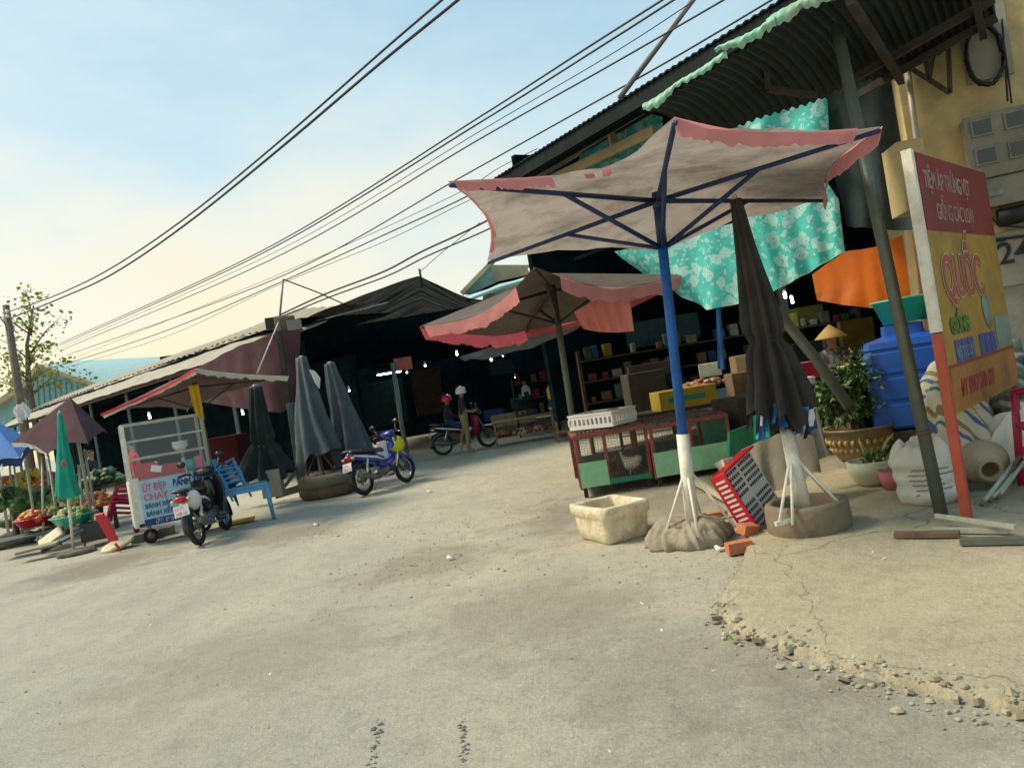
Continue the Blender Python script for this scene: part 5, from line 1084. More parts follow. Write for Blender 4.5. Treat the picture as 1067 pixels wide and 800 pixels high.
# ---------------------------------------------------------------- food cart
FL = P(127, 446, 11.7); FL = v(FL.x, FL.y, 0); th = radians(30); dC, bC = v(cos(th), sin(th), 0), v(-sin(th), cos(th), 0)
fr = V2(209, 432, FL, dC); CWd = (v(fr.x, fr.y, 0)-FL).length; CD = .62
cz0, cz1, czm = .30, 1.88, 1.0
ct = thing('food_cart', 'glass fronted food cart with pale blue sign in front of the brown awning', 'cart', FL)
def qk(x_, y_, z_): return FL+dC*(x_*CWd)+bC*(y_*CD)+v(0, 0, z_)
for x_, y_ in ((0, 0), (1, 0), (0, 1), (1, 1)): MB().bar(qk(x_, y_, cz0), qk(x_, y_, cz1), .045, .045, dC).build('post', M['steel'] if x_ else M['whitepaint'], ct)
for z_ in (cz1, 1.62, 1.34, czm):
    fm = MB()
    for y_ in (0, 1): fm.bar(qk(0, y_, z_), qk(1, y_, z_), .03, .03)
    for x_ in (0, 1): fm.bar(qk(x_, 0, z_), qk(x_, 1, z_), .03, .03)
    fm.build('rail', M['palepipe'], ct)
for z_ in (1.62, 1.34): MB().obox(qk(.5, .55, z_+.005), dC*CWd*.47, bC*CD*.36, v(0, 0, .004)).build('shelf', M['glass'], ct)
MB().obox(qk(.5, -.02, (czm+cz1)/2), dC*CWd*.48, bC*.003, v(0, 0, (cz1-czm)/2)).build('front_pane', M['glass'], ct)
MB().obox(qk(-.01, .5, (czm+cz1)/2), dC*.003, bC*CD*.48, v(0, 0, (cz1-czm)/2)).build('side_pane', M['glass'], ct)
MB().obox(qk(.5, .5, czm-.02), dC*CWd*.49, bC*CD*.49, v(0, 0, .015)).build('counter', M['steel'], ct)
MB().obox(qk(.5, .5, cz1+.02), dC*CWd*.51, bC*CD*.52, v(0, 0, .008)).build('roof', M['glass'], ct)
MB().obox(qk(-.02, .5, (cz0+czm)/2), dC*.012, bC*CD*.5, v(0, 0, (czm-cz0)/2)).build('side_panel', M['whitepaint'], ct)
MB().obox(qk(.04, -.035, (cz0+cz1*.56)/2+.03), dC*.06, bC*.008, v(0, 0, (czm-cz0)/2)).build('corner_panel', M['whitepaint'], ct)
MB().obox(qk(.5, .5, cz0+.02), dC*CWd*.49, bC*CD*.49, v(0, 0, .02)).build('floor', M['darkwood'], ct)
sgn = MB().obox(qk(.54, -.05, (cz0+czm)/2), dC*CWd*.455, bC*.008, v(0, 0, (czm-cz0)/2)).build('sign_board', M['bannerblue'], ct)
def ctx(b_, x_, z_, sz, m_, sx=1., **k): return text(b_, sz, M[m_], qk(x_, -.05, z_)-bC*.012, dC, UP, sgn, sx=sx, **k)
MB().obox(qk(.54, -.05, cz0+.055)-bC*.010, dC*CWd*.453, bC*.004, v(0, 0, .052)).build('blue_strip', M['letternavy'], sgn)
ctx('ÚT ĐẸP', .12, .83, .15, 'letterred', .66, bold=.004); ctx('CHAY', .12, .69, .14, 'letterred', .9, bold=.004); ctx('BÁNH XÈO', .50, .83, .16, 'letternavy', .60, bold=.006)
ctx('BÁNH XÈO', .12, .57, .10, 'letterteal', .8, bold=.003); ctx('BÁNH XẾP', .12, .45, .10, 'letterteal', .8, bold=.003); ctx('ÚT: 0908 177', .22, .325, .085, 'letterwhite', .9, bold=.003)
for (x_, z_, a_, c_, m_) in ((.84, .72, .13, .065, 'foodgreen'), (.87, .725, .075, .045, 'foodyellow'), (.86, .55, .13, .06, 'foodgreen'), (.84, .55, .085, .04, 'foodyellow')):
    dk = MB(); dk.lathe([(.001, 0), (1, 0), (1, .003), (.001, .003)], (0, 0, 0), 20); o_ = qk(x_, -.05, z_)-bC*(.012+(.003 if 'yellow' in m_ else 0))
    dk.v = [o_+dC*p.x*a_+UP*p.y*c_-bC*p.z for p in dk.v]; dk.build('dish_picture', M[m_], sgn)
for x_ in (.15, .85):
    c_ = qk(x_, .45, .12); MB().ring(c_, bC, .085, .03, 22, 8).build('wheel', M['rubber'], ct); MB().bar(c_, c_+v(0, 0, .2), .04, .04).build('caster', M['steel'], ct)
def boxed(name, c, sx, sy, sz, m_, label, cat, rz=0, group=None, bevel=.01): return single(MB().box(c, sx, sy, sz, rz), name, M[m_], label, cat, group, bevel=bevel)
for lab, x_, y_, z_, sx, sy, sz in (('tall red box on the left of the cart counter', .22, .45, 1.12, .34, .3, .26), ('red tray box in the middle of the cart counter', .50, .45, 1.09, .45, .32, .18)):
    tub = MB(); c_ = qk(x_, y_, z_)
    for s in (-1, 1): tub.obox(c_+dC*s*sx/2, dC*.008, bC*sy/2, v(0, 0, sz/2)); tub.obox(c_+bC*s*sy/2, dC*sx/2, bC*.008, v(0, 0, sz/2))
    tub.obox(c_-v(0, 0, sz/2), dC*sx/2, bC*sy/2, v(0, 0, .008)); single(tub, 'red_tray', M['redplastic'], lab, 'tray')
for k in range(3): single(MB().lathe([(.05, 0), (.10, .05), (.125, .085), (.115, .085), (.09, .05), (.0, .02)], qk(.70, .45, 1.355+.035*k), 20), 'bowl', M['whiteplastic'], 'white bowl in the small stack on the cart shelf', 'bowl', 'white bowls on the cart shelf')
single(MB().lathe([(.06, 0), (.075, .2), (.06, .2), (.05, .01)], qk(.78, .3, 1.0), 16), 'cup', M['teal'], 'teal plastic jug on the right of the cart counter', 'jug')
single(MB().lathe([(.04, 0), (.045, .16), (.02, .2), (.02, .24), (.0, .24)], qk(.70, .25, 1.0), 14), 'sauce_bottle', M['foam'], 'pale sauce bottle beside the teal jug', 'bottle')
single(MB().box(qk(.9, .3, 1.12), .12, .1, .22), 'carton', M['letterred'], 'pink carton in the right corner of the cart', 'carton', bevel=.01)
single(MB().box(qk(.33, -.06, 1.15), .15, .01, .10, th, 0, .3), 'card', M['paper'], 'white card stuck tilted on the cart glass', 'card')
dsk = MB().lathe([(0, 0), (.24, 0), (.25, .03), (.23, .05), (0, .05)], G(124, 572)+v(0, 0, .06), 28, axis=v(-.15, -.25, 1)); single(dsk, 'umbrella_weight', M['foam'], 'pale round disc tilted at the foot of the red chairs', 'disc')
for lab, (px, py), s_ in (('block under the left end of the cart', (146, 566), .4), ('block under the middle of the cart', (166, 560), .3)): boxed('kerb_block', G(px, py)+v(0, .2, .07), s_, .25, .14, 'cement', 'grey cement '+lab, 'block', .3)

# ---------------------------------------------------------------- plastic chairs and table
def chair_parts(root, mt, s=1.0):
    """armchair facing +X, origin on the ground"""
    MB().loft([(v(-.20, 0, .41), .19, .012), (v(-.1, 0, .40), .21, .014), (v(.1, 0, .405), .22, .014), (v(.2, 0, .40), .20, .018)], 14, 5).build('seat', mt, root)
    MB().grid(lambda a, b: v(-.20-.12*a-.03*cos((b-.5)*pi), (b-.5)*(.40-.04*a), .42+.40*a), 8, 8).build('backrest', mt, root, solid=.014)
    for sy in (-1, 1):
        MB().tube([v(.22, sy*.22, 0), v(.19, sy*.21, .38), v(.17, sy*.235, .60)], [.022, .028, .022], 6).build('leg', mt, root)
        MB().tube([v(-.28, sy*.21, 0), v(-.22, sy*.20, .40)], [.022, .03], 6).build('leg', mt, root)
        MB().tube([v(.19, sy*.235, .60), v(-.1, sy*.24, .63), v(-.27, sy*.20, .66)], [.022, .026, .022], 6).build('armrest', mt, root)
def chair_stack(label_fn, n, mt, base, rz, tilt, group, dz=.085, sc=1):
    proto = None
    for k in range(n):
        if proto is None: proto = thing('plastic_chair', '', 'chair', (0, 0, 0), group); chair_parts(proto, M[mt]); o = proto
        else: o = copy_tree(proto)
        R_ = Matrix.Rotation(rz, 3, 'Z') @ Matrix.Rotation(tilt, 3, 'Y')
        o.location = Vector(base)+R_ @ v(-.02*k, 0, dz*k); o.rotation_euler = R_.to_euler(); o['label'] = label_fn(k); o.scale = (sc, sc, sc)
        if k == 0: o['label'] = label_fn(0)
ordw = ['lowest', 'second from bottom', 'third from bottom', 'fourth from bottom', 'topmost']
pt_ = thing('plastic_table', 'sky blue plastic table under the stacked chairs', 'table', G(264, 548)); tb_ = G(261, 546); tb_.z = 0
def qt(x_, y_, z_): return tb_+v(.85, .30, 0).normalized()*x_+v(-.33, .94, 0).normalized()*y_+v(0, 0, z_)
MB().obox(qt(0, .25, .60), qt(.36, 0, 0)-tb_, qt(0, .27, 0)-tb_, v(0, 0, .02)).build('table_top', M['blueplastic'], pt_, bevel=.012)
ap = MB()
for y_ in (-.0, .5): ap.obox(qt(0, y_, .55), qt(.33, 0, 0)-tb_, qt(0, .012, 0)-tb_, v(0, 0, .04))
for x_ in (-.34, .34): ap.obox(qt(x_, .25, .55), qt(.012, 0, 0)-tb_, qt(0, .25, 0)-tb_, v(0, 0, .04))
ap.build('apron', M['blueplastic'], pt_)
for x_, y_ in ((-.33, 0), (.33, 0), (-.33, .5), (.33, .5)): MB().tube([qt(x_, y_, .58), qt(x_*1.12, y_+(.03 if y_ else -.03), 0)], [.045, .028], 8).build('leg', M['blueplastic'], pt_)
chair_stack(lambda k: f'sky blue plastic chair, {ordw[k]} in the pile of four on the blue table' if k < 3 else 'sky blue plastic chair, topmost in the pile on the blue table', 4, 'blueplastic', qt(-.16, .22, .36), radians(-35), radians(-20), 'blue chairs piled on the table', .085, .80)
chair_stack(lambda k: f'crimson plastic chair, {ordw[k]} in the stack left of the food cart' if k < 3 else 'crimson plastic chair, topmost in the stack left of the food cart', 4, 'magenta', G(116, 562)+v(0, .25, .02), radians(-150), radians(-14), 'crimson chairs stacked by the cart', .085)
boxed('yellow_board', G(248, 546)+v(0, -.02, .05), .55, .25, .05, 'yellowbox', 'yellow board lying under the blue table', 'board', .25)
boxed('white_bin', P(284, 503, 14.2), .36, .3, .5, 'steel', 'pale grey box by the foot of the net umbrella', 'box', .1)
fk = thing('red_stool', 'bright red folded plastic stool leaning beside the pale disc', 'stool', P(112, 548, 11.7)); 
MB().obox(P(111, 549, 11.6), v(.07, 0, 0), v(0, .02, .01), v(.08, 0, -.22)).build('seat', M['redplastic'], fk, bevel=.01)
MB().tube([P(120, 566, 11.6), P(126, 574, 11.6)], .02, 6).build('leg', M['redplastic'], fk)
boxed('red_cabinet', P(237, 470, 15.0), .7, .4, .6, 'dimred', 'dim red cabinet inside the shed above the blue chairs', 'cabinet', -.2)

# ---------------------------------------------------------------- vegetable stall at the left
random.seed(31)
MIX = dict(veg=['veg', 'leafdark', 'vegpale', 'leaf'], vegpale=['vegpale', 'veg', 'foam', 'leafyellow'], tomato=['tomato', 'tomato', 'fruityellow', 'meat'], fruityellow=['fruityellow', 'vegpale', 'tomato', 'fruityellow'], meat=['meat', 'magenta', 'clay', 'meat'], leafdark=['leafdark', 'veg', 'leafdark', 'vegpale'])
def heap(label, c, rx, ry, hh, m_, n, r, mb=None):
    b = MB(); mm_ = MIX.get(m_, [m_]*4)
    for _ in range(int(n*1.5)):
        b.m = random.choice((0, 0, 0, 1, 2, 3) if _ % 3 else (0,)); rk = random.uniform(.45, 1.15)
        t_ = random.random()*2*pi; q = math.sqrt(random.random()); p = Vector(c)+v(rx*q*cos(t_), ry*q*sin(t_), hh*(1-q*q)*random.uniform(.75, 1)); b.ball(p, r*rk*random.uniform(.7, 1.5), r*rk*random.uniform(.7, 1.3), r*rk*random.uniform(.6, 1), 8, 6, .45)
        if 'green' in label and random.random() < .8:
            for _q in range(3): a1 = v(random.gauss(0, 1), random.gauss(0, 1), abs(random.gauss(0, 1))).normalized()*r*1.6; b1 = a1.cross(v(random.gauss(0, 1), 1, random.gauss(0, 1))).normalized()*r*.5; b.add([p, p+a1*.5+b1, p+a1, p+a1*.5-b1], [(0, 1, 2, 3)])
    return tag(b.build('produce_heap', [M[x_] for x_ in mm_]), label, 'produce', kind='stuff')
def basin(label, c, r, hh, m_): return single(MB().lathe([(r*.7, 0), (r, hh), (r*1.05, hh), (r*1.03, hh+.012), (r*.97, hh-.005), (r*.68, .015), (0, .015)], c, 26), 'basin', M[m_], label, 'basin')
def tray_at(px, py, Y, z=None): p = P(px, py, Y); return p if z is None else v(p.x, p.y, z)
for lab, px, py, Y, r, m_, hm, hl in (('red basin of tomatoes at the foot of the white pole', 36, 548, 13.4, .30, 'redplastic', 'tomato', 'tomatoes heaped in the left red basin'),
      ('crimson basin beside the tomatoes', 52, 546, 13.6, .26, 'magenta', 'vegpale', 'pale greens heaped in the crimson basin'),
      ('teal basin of cabbages near the jade parasol', 78, 545, 13.0, .36, 'teal', 'vegpale', 'pale cabbages heaped in the teal basin')):
    p = P(px, py, Y); basin(lab, p, r, .14, m_); heap(hl, p+v(0, 0, .12), r*.85, r*.85, .15, hm, 45, .055)
tbx = thing('produce_table', 'low slatted produce table sloping under the aubergine parasol', 'table', G(70, 548))
for lab, px0, px1, py, Y, zt, m_ in (('board', 12, 120, 530, 15.2, .55, 'greywood'),):
    a_, b_ = P(px0, py+6, Y), P(px1, py-14, Y); a_.z = b_.z = zt; MB().obox((a_+b_)/2+v(0, .5, 0), (b_-a_)/2, v(0, .55, 0), v(0, 0, .025)).build('top', M['greywood'], tbx)
    for f in (.03, .5, .97): p = lerp(a_, b_, f); MB().bar(v(p.x, p.y, 0), p, .06, .06).build('leg', M['darkwood'], tbx)
for lab, px, py, Y, rx, hh, m_, n, r in (('orange carrots heaped at the right of the stall table', 100, 520, 14.9, .42, .22, 'tomato', 70, .06), ('clear bagged greens beside the carrots', 75, 519, 14.9, .38, .25, 'vegpale', 50, .08), ('dark gourds heaped behind the white pole', 58, 517, 15.2, .45, .3, 'veg', 60, .09), ('leafy greens heaped in the middle of the stall', 38, 525, 15.2, .5, .22, 'veg', 60, .09), ('green melons heaped at the left edge', 8, 525, 15.0, .6, .35, 'veg', 50, .12), ('yellow fruit heaped at the back of the stall', 12, 502, 16.4, .4, .25, 'fruityellow', 40, .09), ('more yellow fruit heaped behind the leaning pole', 33, 500, 16.6, .35, .3, 'fruityellow', 36, .09), ('pink and purple onions heaped behind the jade parasol', 52, 500, 16.0, .25, .3, 'meat', 36, .07), ('pale gourds spread on the cloth near the ground', 60, 545, 13.8, .4, .12, 'vegpale', 46, .06), ('dark watermelons in the shade behind the crimson chairs', 108, 500, 16.5, .5, .3, 'leafdark', 40, .11)):
    p = P(px, py, Y); p.z = max(.12, p.z-.1); heap(lab, p, rx, rx*.6, hh, m_, n, r)
shl = thing('produce_shelf', 'tall dark shelf of produce behind the vegetable stall', 'shelf', P(40, 505, 17.5))
for z_ in (.75, 1.1):
    a_, b_ = P(-10, 500, 17.4), P(112, 480, 17.4); a_.z = b_.z = z_; MB().obox((a_+b_)/2, (b_-a_)/2, v(0, .35, 0), v(0, 0, .02)).build('board', M['darkwood'], shl)
lean = [((44, 475, 13.6), (44, 566, 13.2), .022, 'white pole standing straight under the aubergine parasol'), ((50, 474, 14), (61, 552, 13.8), .022, 'pale pole leaning right of the straight white pole'), ((26, 478, 14.5), (36, 540, 14.4), .025, 'thick pale pole leaning behind the red basin'), ((14, 480, 15), (20, 537, 15), .018, 'thin grey pole near the left edge'), ((10, 482, 15.3), (11, 545, 15), .018, 'thin straight grey pole nearest the left edge'), ((82, 484, 13.2), (86, 555, 13.0), .022, 'pale pole right behind the jade parasol'), ((88, 468, 14.2), (102, 546, 14), .022, 'tall pale pole left of the crimson chairs'), ((48, 478, 15.5), (55, 556, 15), .016, 'thin dark pole behind the straight white pole')]
for (a_, b_, r, lab) in lean:
    q0, q1 = P(*a_), P(*b_); q1.z = 0; single(MB().tube([q0, lerp(q0, q1, .5), q1], r, 8), 'stall_pole', M['palepipe'], lab, 'pole', 'poles of the vegetable stall')
ts_ = MB().ring(G(6, 571)+v(0, .2, .12), UP, .33, .11, 30, 8); single(ts_, 'tyre', M['tyre'], 'worn black tyre lying at the left edge', 'tyre')
single(MB().lathe([(.25, 0), (.42, .1), (.40, .22), (.25, .3), (0, .34)], G(8, 556)+v(0, .4, .1), 24, lambda r, z, t_, i: (r*(1+.12*noise.noise((cos(t_)*2, sin(t_)*2, z*4))), z)), 'dark_sack', M['leafdark'], 'dark lumpy sack above the worn tyre', 'sack')
for lab, px, py, Y, sx, sy, m_, tl in (('pale broken board tilted by the stall', 53, 560, 12.8, .42, .3, 'foam', .5), ('grey plank leaning on the ground by the jade parasol', 66, 562, 12.6, .7, .14, 'greywood', .35), ('flat grey tarp corner on the ground under the red basin', 28, 558, 13.2, .9, .5, 'greycloth', .05), ('flattened carton on the dust left of the jade parasol', 40, 570, 12.4, .6, .3, 'sack', .06), ('dark crate beside the crimson chairs', 100, 552, 12.9, .4, .4, 'blackplastic', 0)):
    c_ = P(px, py, Y); c_.z = max(.04, c_.z); single(MB().box(c_, sx, sy, .04 if 'crate' not in lab else .3, .3, tl, -tl), 'plank' if 'plank' in lab or 'board' in lab else ('crate' if 'crate' in lab else 'carton'), M[m_], lab, 'crate' if 'crate' in lab else 'scrap', bevel=.005)

# ---------------------------------------------------------------- right-hand corner things
tkc = P(944, 398, 8.35); tk = thing('water_tank', 'big blue plastic water tank under the green basin', 'tank', v(tkc.x, tkc.y, .45))
tz0, tz1 = P(946, 442, 8.35).z, P(946, 352, 8.35).z; tw_ = .42
def tankf(r, z, t_, i): e_ = 9; k = 1/((abs(cos(t_))**e_+abs(sin(t_))**e_)**(1/e_)); return r*k, z
hh = tz1-tz0; prof = [(tw_*.93, 0), (tw_, .03)]
for k in range(3): z_ = .03+hh*(.30*k); prof += [(tw_, z_+.02), (tw_, z_+hh*.24), (tw_*.975, z_+hh*.255), (tw_*.975, z_+hh*.285)]
prof += [(tw_, hh*.93), (tw_*.97, hh), (tw_*.5, hh+.05), (tw_*.48, hh+.16), (0, hh+.17)]
tm_ = MB().lathe(prof, (0, 0, 0), 64, tankf); rz_ = Matrix.Rotation(radians(-28), 3, 'Z'); tm_.sm = [False]*len(tm_.sm); tm_.v = [rz_ @ p+v(tkc.x+.05, tkc.y, tz0) for p in tm_.v]; tm_.build('tank', M['tankblue'], tk)
boxed('block_stand', v(tkc.x+.05, tkc.y, tz0/2-.01), .95, .85, max(.1, tz0-.02), 'darkwood', 'dark low stand carrying the blue water tank', 'stand', -.45)
bp_ = P(943, 338, 8.35); single(MB().lathe([(.22, 0), (.30, .24), (.325, .245), (.325, .265), (.29, .25), (.21, .02), (0, .02)], v(bp_.x, bp_.y-.02, tz0+hh+.172), 32), 'basin', M['basin'], 'sea green plastic basin standing on the blue tank', 'basin')
cb2 = P(897, 392, 8.6); single(MB().lathe([(.12, 0), (.19, .13), (.2, .14), (.17, .13), (.1, .02), (0, .02)], cb2, 22), 'bowl', M['foam'], 'cream bowl perched left of the blue tank', 'bowl')
boxed('bowl_stand', v(cb2.x, cb2.y+.1, cb2.z/2-.01), .3, .3, cb2.z-.02, 'darkwood', 'dark box under the cream bowl', 'box')
# potted shrub
ppz = G(902, 490); ppz.z = .05; pr0 = P(901, 462, ppz.y).z
pt = thing('pot_shrub', 'bushy green shrub in a brown relief pot before the tank', 'plant', ppz)
MB().box(v(ppz.x, ppz.y, .06), .42, .36, .14, .2).build('plinth', M['cement'], pt)
pz0, pz1 = .13, .50
MB().lathe([(.20, 0), (.25, .03), (.30, .12), (.345, .24), (.36, .33), (.385, .34), (.385, .37), (.34, .36), (.31, .30), (0, .29)], v(ppz.x, ppz.y, pz0), 36).build('pot', M['pot'], pt)
rl = MB()
for i in range(30):
    t_ = 2*pi*i/30
    for k in range(2): r_ = .30+.045*k; rl.ball(v(ppz.x+r_*cos(t_+.1*k), ppz.y+r_*sin(t_+.1*k), pz0+.14+.085*k), .025, .025, .03, 7, 5, .6)
rl.build('relief', M['potgold'], pt)
MB().lathe([(0, .30), (.33, .305)], v(ppz.x, ppz.y, pz0), 20, cap0=False, cap1=False).build('soil', M['soil'], pt)
def leaves(mb, n, c, rx, ry, rz, size, droop=.3, fn=None):
    for _ in range(n):
        d = v(random.gauss(0, 1), random.gauss(0, 1), random.gauss(0, 1)).normalized(); rr = random.random()**.45
        p = Vector(c)+v(d.x*rx*rr, d.y*ry*rr, d.z*rz*rr)
        if nz(p, 3.2, 5) < -.12: continue
        a_ = (d+v(random.gauss(0, .5), random.gauss(0, .5), random.gauss(0, .4)-droop)).normalized(); b_ = a_.cross(v(random.gauss(0, 1), random.gauss(0, 1), 1)).normalized(); s_ = size*random.uniform(.6, 1.3); n_ = a_.cross(b_)*s_*.12
        mb.m = random.choice((0, 0, 0, 1, 2)); 
        mb.add([p, p+a_*s_*.45+b_*s_*.26+n_, p+a_*s_, p+a_*s_*.45-b_*s_*.26+n_], [(0, 1, 2, 3)])
random.seed(5)
lf = MB(); cS_ = v(ppz.x, ppz.y, 0)
for dx_, dz_, rx_, rz_2 in ((-.02, .80, .30, .25), (.14, .98, .26, .24), (-.16, .72, .24, .18), (.18, .74, .22, .2), (0, 1.15, .2, .2), (-.2, .92, .16, .16)):
    leaves(lf, 520, cS_+v(dx_, random.uniform(-.08, .08), dz_), rx_, .26, rz_2, .085)
lf.build('foliage', [M['leaf'], M['leafdark'], M['leafyellow']], pt)
sm_ = MB()
for i in range(9): a_ = cS_+v(random.uniform(-.08, .08), random.uniform(-.08, .08), .45); sm_.tube([a_, a_+v(random.uniform(-.15, .15), random.uniform(-.1, .1), .3), a_+v(random.uniform(-.3, .3), random.uniform(-.2, .2), random.uniform(.5, .75))], [.014, .009, .003], 5)
sm_.build('stems', M['bark'], pt)
for i in range(3):   # a few thin twigs with dark red blooms
    pass
rz2 = G(921, 512); rz2.z = .05
pb = thing('round_planter', 'small pale round planter with sprouting green shoots', 'plant', rz2)
MB().lathe([(.10, 0), (.17, .05), (.215, .14), (.225, .24), (.2, .245), (.19, .2), (0, .19)], rz2+v(-.02, .12, 0), 30).build('pot', M['whitepot'], pb)
lf = MB(); leaves(lf, 260, rz2+v(.04, .1, .25), .14, .12, .05, .05, -.3); lf.build('foliage', [M['leaf'], M['leafyellow'], M['veg']], pb)
MB().tube([rz2+v(-.05, .12, .2), rz2+v(-.08, .12, .38), rz2+v(-.10, .12, .46)], [.012, .014, .004], 6).tube([rz2+v(.05, .12, .2), rz2+v(.15, .12, .38), rz2+v(.24, .12, .46)], [.014, .014, .004], 6).build('shoots', M['vegpale'], pb)
single(MB().lathe([(.08, 0), (.12, .18), (.13, .18), (.10, .02)], G(937, 516)+v(0, .05, .05), 20), 'small_pot', M['pink'], 'little pink flowerpot between the planter and the white sack', 'pot')
# rice sack
rs = G(962, 541); rs.z = .05; rs.y += .22; rs.x += .24
def rsf(r, z, t_, i):
    c1, s1 = cos(t_), sin(t_); k = 1+.12*noise.noise((c1*1.2, s1*1.2, z*4))+.06*noise.noise((c1*3.5, s1*3.5, z*8))+(.02*sin(9*t_+8*noise.noise((c1, s1, z*2)))+.05*noise.noise((c1*4, s1*4, z*6)))*max(0, (z-.26)/.25)
    return max(0, r*k), z+(.07*noise.noise((c1*1.5, s1*1.5, 8))+.04*noise.noise((c1*5, s1*5, 4)))*max(0, (z-.3)/.2)
pk_ = [(.17, 0), (.205, .01), (.225, .04)]+[(.235+.008*sin(q), .06+.02*q) for q in range(16)]+[(.232, .39), (.222, .42), (.205, .455), (.18, .485), (.155, .50), (.14, .49), (.12, .46), (.08, .43), (.04, .42), (0, .42)]
sc = MB().lathe(pk_, rs+v(0, .12, 0), 90, rsf)
rso = thing('rice_sack', 'full white woven sack with open crumpled top behind the grey post', 'sack', rs); sc.build('sack', M['ricesack'], rso)
for z_ in (.10, .14, .18, .22, .26, .30):
    a0_ = random.uniform(214, 228); ln_ = MB().tube([rs+v(.247*cos(t_), .12+.247*sin(t_), z_+.004*sin(t_*40)) for t_ in [radians(a_) for a_ in range(int(a0_), int(a0_+random.uniform(55, 95)), 5)]], .0045, 5)
    ln_.build('printed_line', M['greyplastic'], rso)
# heap of striped sheeting, jar, pipes
hp_c = P(1010, 470, 6.9); hp_c.z = .05
def heapf(r, z, t_, i):
    c1, s1 = cos(t_), sin(t_); k = 1+.30*noise.noise((c1*1.4, s1*1.4, z*2))+.14*noise.noise((c1*4, s1*4, z*5))+.05*sin(13*t_+z*14+5*noise.noise((c1, s1, z*3)))
    return r*k, max(0, z*(1+.3*noise.noise((c1*1.5, s1*1.5, 3)))+.03*noise.noise((c1*5, s1*5, z*6)))
prof_ = [(.36*cos(q/20*pi/2)**.5 if q < 20 else 0, .88*sin(q/20*pi/2)) for q in range(21)]
single(MB().lathe(prof_, v(4.12, 7.32, .05), 110, heapf), 'striped_sheeting', M['striped'], 'bundle of white and blue striped sheeting behind the signboard', 'sheeting')
single(MB().lathe([(r*1.1, z*1.08) for r, z in prof_], v(4.78, 7.2, .05), 90, heapf), 'grey_sheeting', M['greysheet'], 'heap of grey green sheeting with pale stripes behind the red sign leg', 'sheeting')
single(MB().lathe([(r*.8, z*.55) for r, z in prof_], v(4.45, 6.95, .05), 80, lambda r, z, t_, i: heapf(r, z+.01, t_+2, i)), 'pale_sack', M['ricesack'], 'slumped pale sack between the striped and the grey sheeting', 'sack')
jc = P(1027, 487, 6.45); ax2 = v(-.35, -.9, -.12).normalized()
jr = MB().lathe([(0, -.24), (.10, -.23), (.17, -.15), (.19, -.03), (.165, .09), (.10, .15), (.075, .17), (.095, .20), (.10, .215), (.07, .215), (.06, .16), (.10, .05), (0, 0)], v(jc.x, jc.y, .25), 36, axis=ax2); single(jr, 'clay_jar', M['clay'], 'round clay jar lying on its side behind the signboard', 'jar')
single(MB().box(v(jc.x+.1, jc.y+.2, .08), .7, .5, .07, .1), 'pallet', M['greywood'], 'low weathered boards under the clay jar', 'pallet')
for k in range(6):
    a_ = P(1026+k*4, 547-k*2, 5.75+.03*k); b_ = P(1074+k*4, 498-k*2, 6.4+.03*k); a_.z = .09+.02*(k % 2); b_.z = .32+.04*(k % 3)
    single(MB().tube([a_, b_], .016, 8), 'thin_pipe', M[('pipe', 'palepipe')[k % 2]], 'thin metal pipe in the tied bundle right of the signboard leg', 'pipe', 'bundle of thin metal pipes')
for lab, a_, b_, wd, hh_, m_ in (('long pale square tube resting across the other tubes', (975, 537), (1058, 549), .03, .03, 'palepipe'), ('pale square tube lying behind the lowest tube', (972, 552), (1052, 553), .035, .035, 'palepipe'), ('grey green square tube lying foremost on the concrete', (1000, 564), (1090, 562), .045, .045, 'pipe'), ('rust red flat bar lying left of the grey tubes', (932, 557), (1000, 556), .07, .035, 'rust')):
    zb = .065+(.06 if 'across' in lab else 0)+hh_/2; q0, q1 = G(*a_, z=zb), G(*b_, z=zb); single(MB().bar(q0, q1, wd, hh_), 'metal_tube', M[m_], lab, 'tube', bevel=.003)
ch = P(1066, 500, 5.9); chp = thing('plastic_chair', 'crimson plastic chair cut by the right edge of the view', 'chair', (0, 0, 0)); chair_parts(chp, M['magenta']); chp.location = v(G(1085, 540).x+.58, 5.95, .06); chp.rotation_euler = (0, 0, radians(160)); chp.scale = (1.2, 1.2, 1.25)

# ---------------------------------------------------------------- dim stalls inside the hall and the lane
random.seed(77)
def table(label, c, wx, dy, h_, m_, rz=0):
    r = thing('stall_table', label, 'table', (c[0], c[1], 0)); cx_ = v(cos(rz), sin(rz), 0); cy_ = v(-sin(rz), cos(rz), 0); b_ = v(c[0], c[1], 0)
    MB().obox(b_+v(0, 0, h_), cx_*wx/2, cy_*dy/2, v(0, 0, .02)).build('top', M[m_], r)
    for sx in (-1, 1):
        for sy in (-1, 1): p = b_+cx_*sx*(wx/2-.06)+cy_*sy*(dy/2-.06); MB().bar(p, p+v(0, 0, h_-.02), .05, .05).build('leg', M[m_], r)
    MB().obox(b_+v(0, 0, .22), cx_*wx*.46, cy_*dy*.45, v(0, 0, .015)).build('lower_shelf', M[m_], r)
    return b_, cx_, cy_
t1 = P(550, 440, 20.2); b_, cx_, cy_ = table('long low wooden table inside the lane right of the motorbike', t1, 1.9, .8, .62, 'wood', .05)
for k in range(4): heap(['brown goods heaped on the left of the low lane table shelf', 'tan goods heaped second from left on the low table shelf', 'reddish goods heaped third on the low lane table shelf', 'dim goods heaped at the right of the low table shelf'][k], b_+cx_*(-.7+.47*k)+v(0, -.1, .25), .2, .25, .14, ('meat', 'clay', 'meat', 'wood')[k], 18, .06)
t2_ = P(606, 430, 18.6); b_, cx_, cy_ = table('wooden fruit table in front of the person in yellow', t2_, 1.5, .8, .82, 'wood', .05)
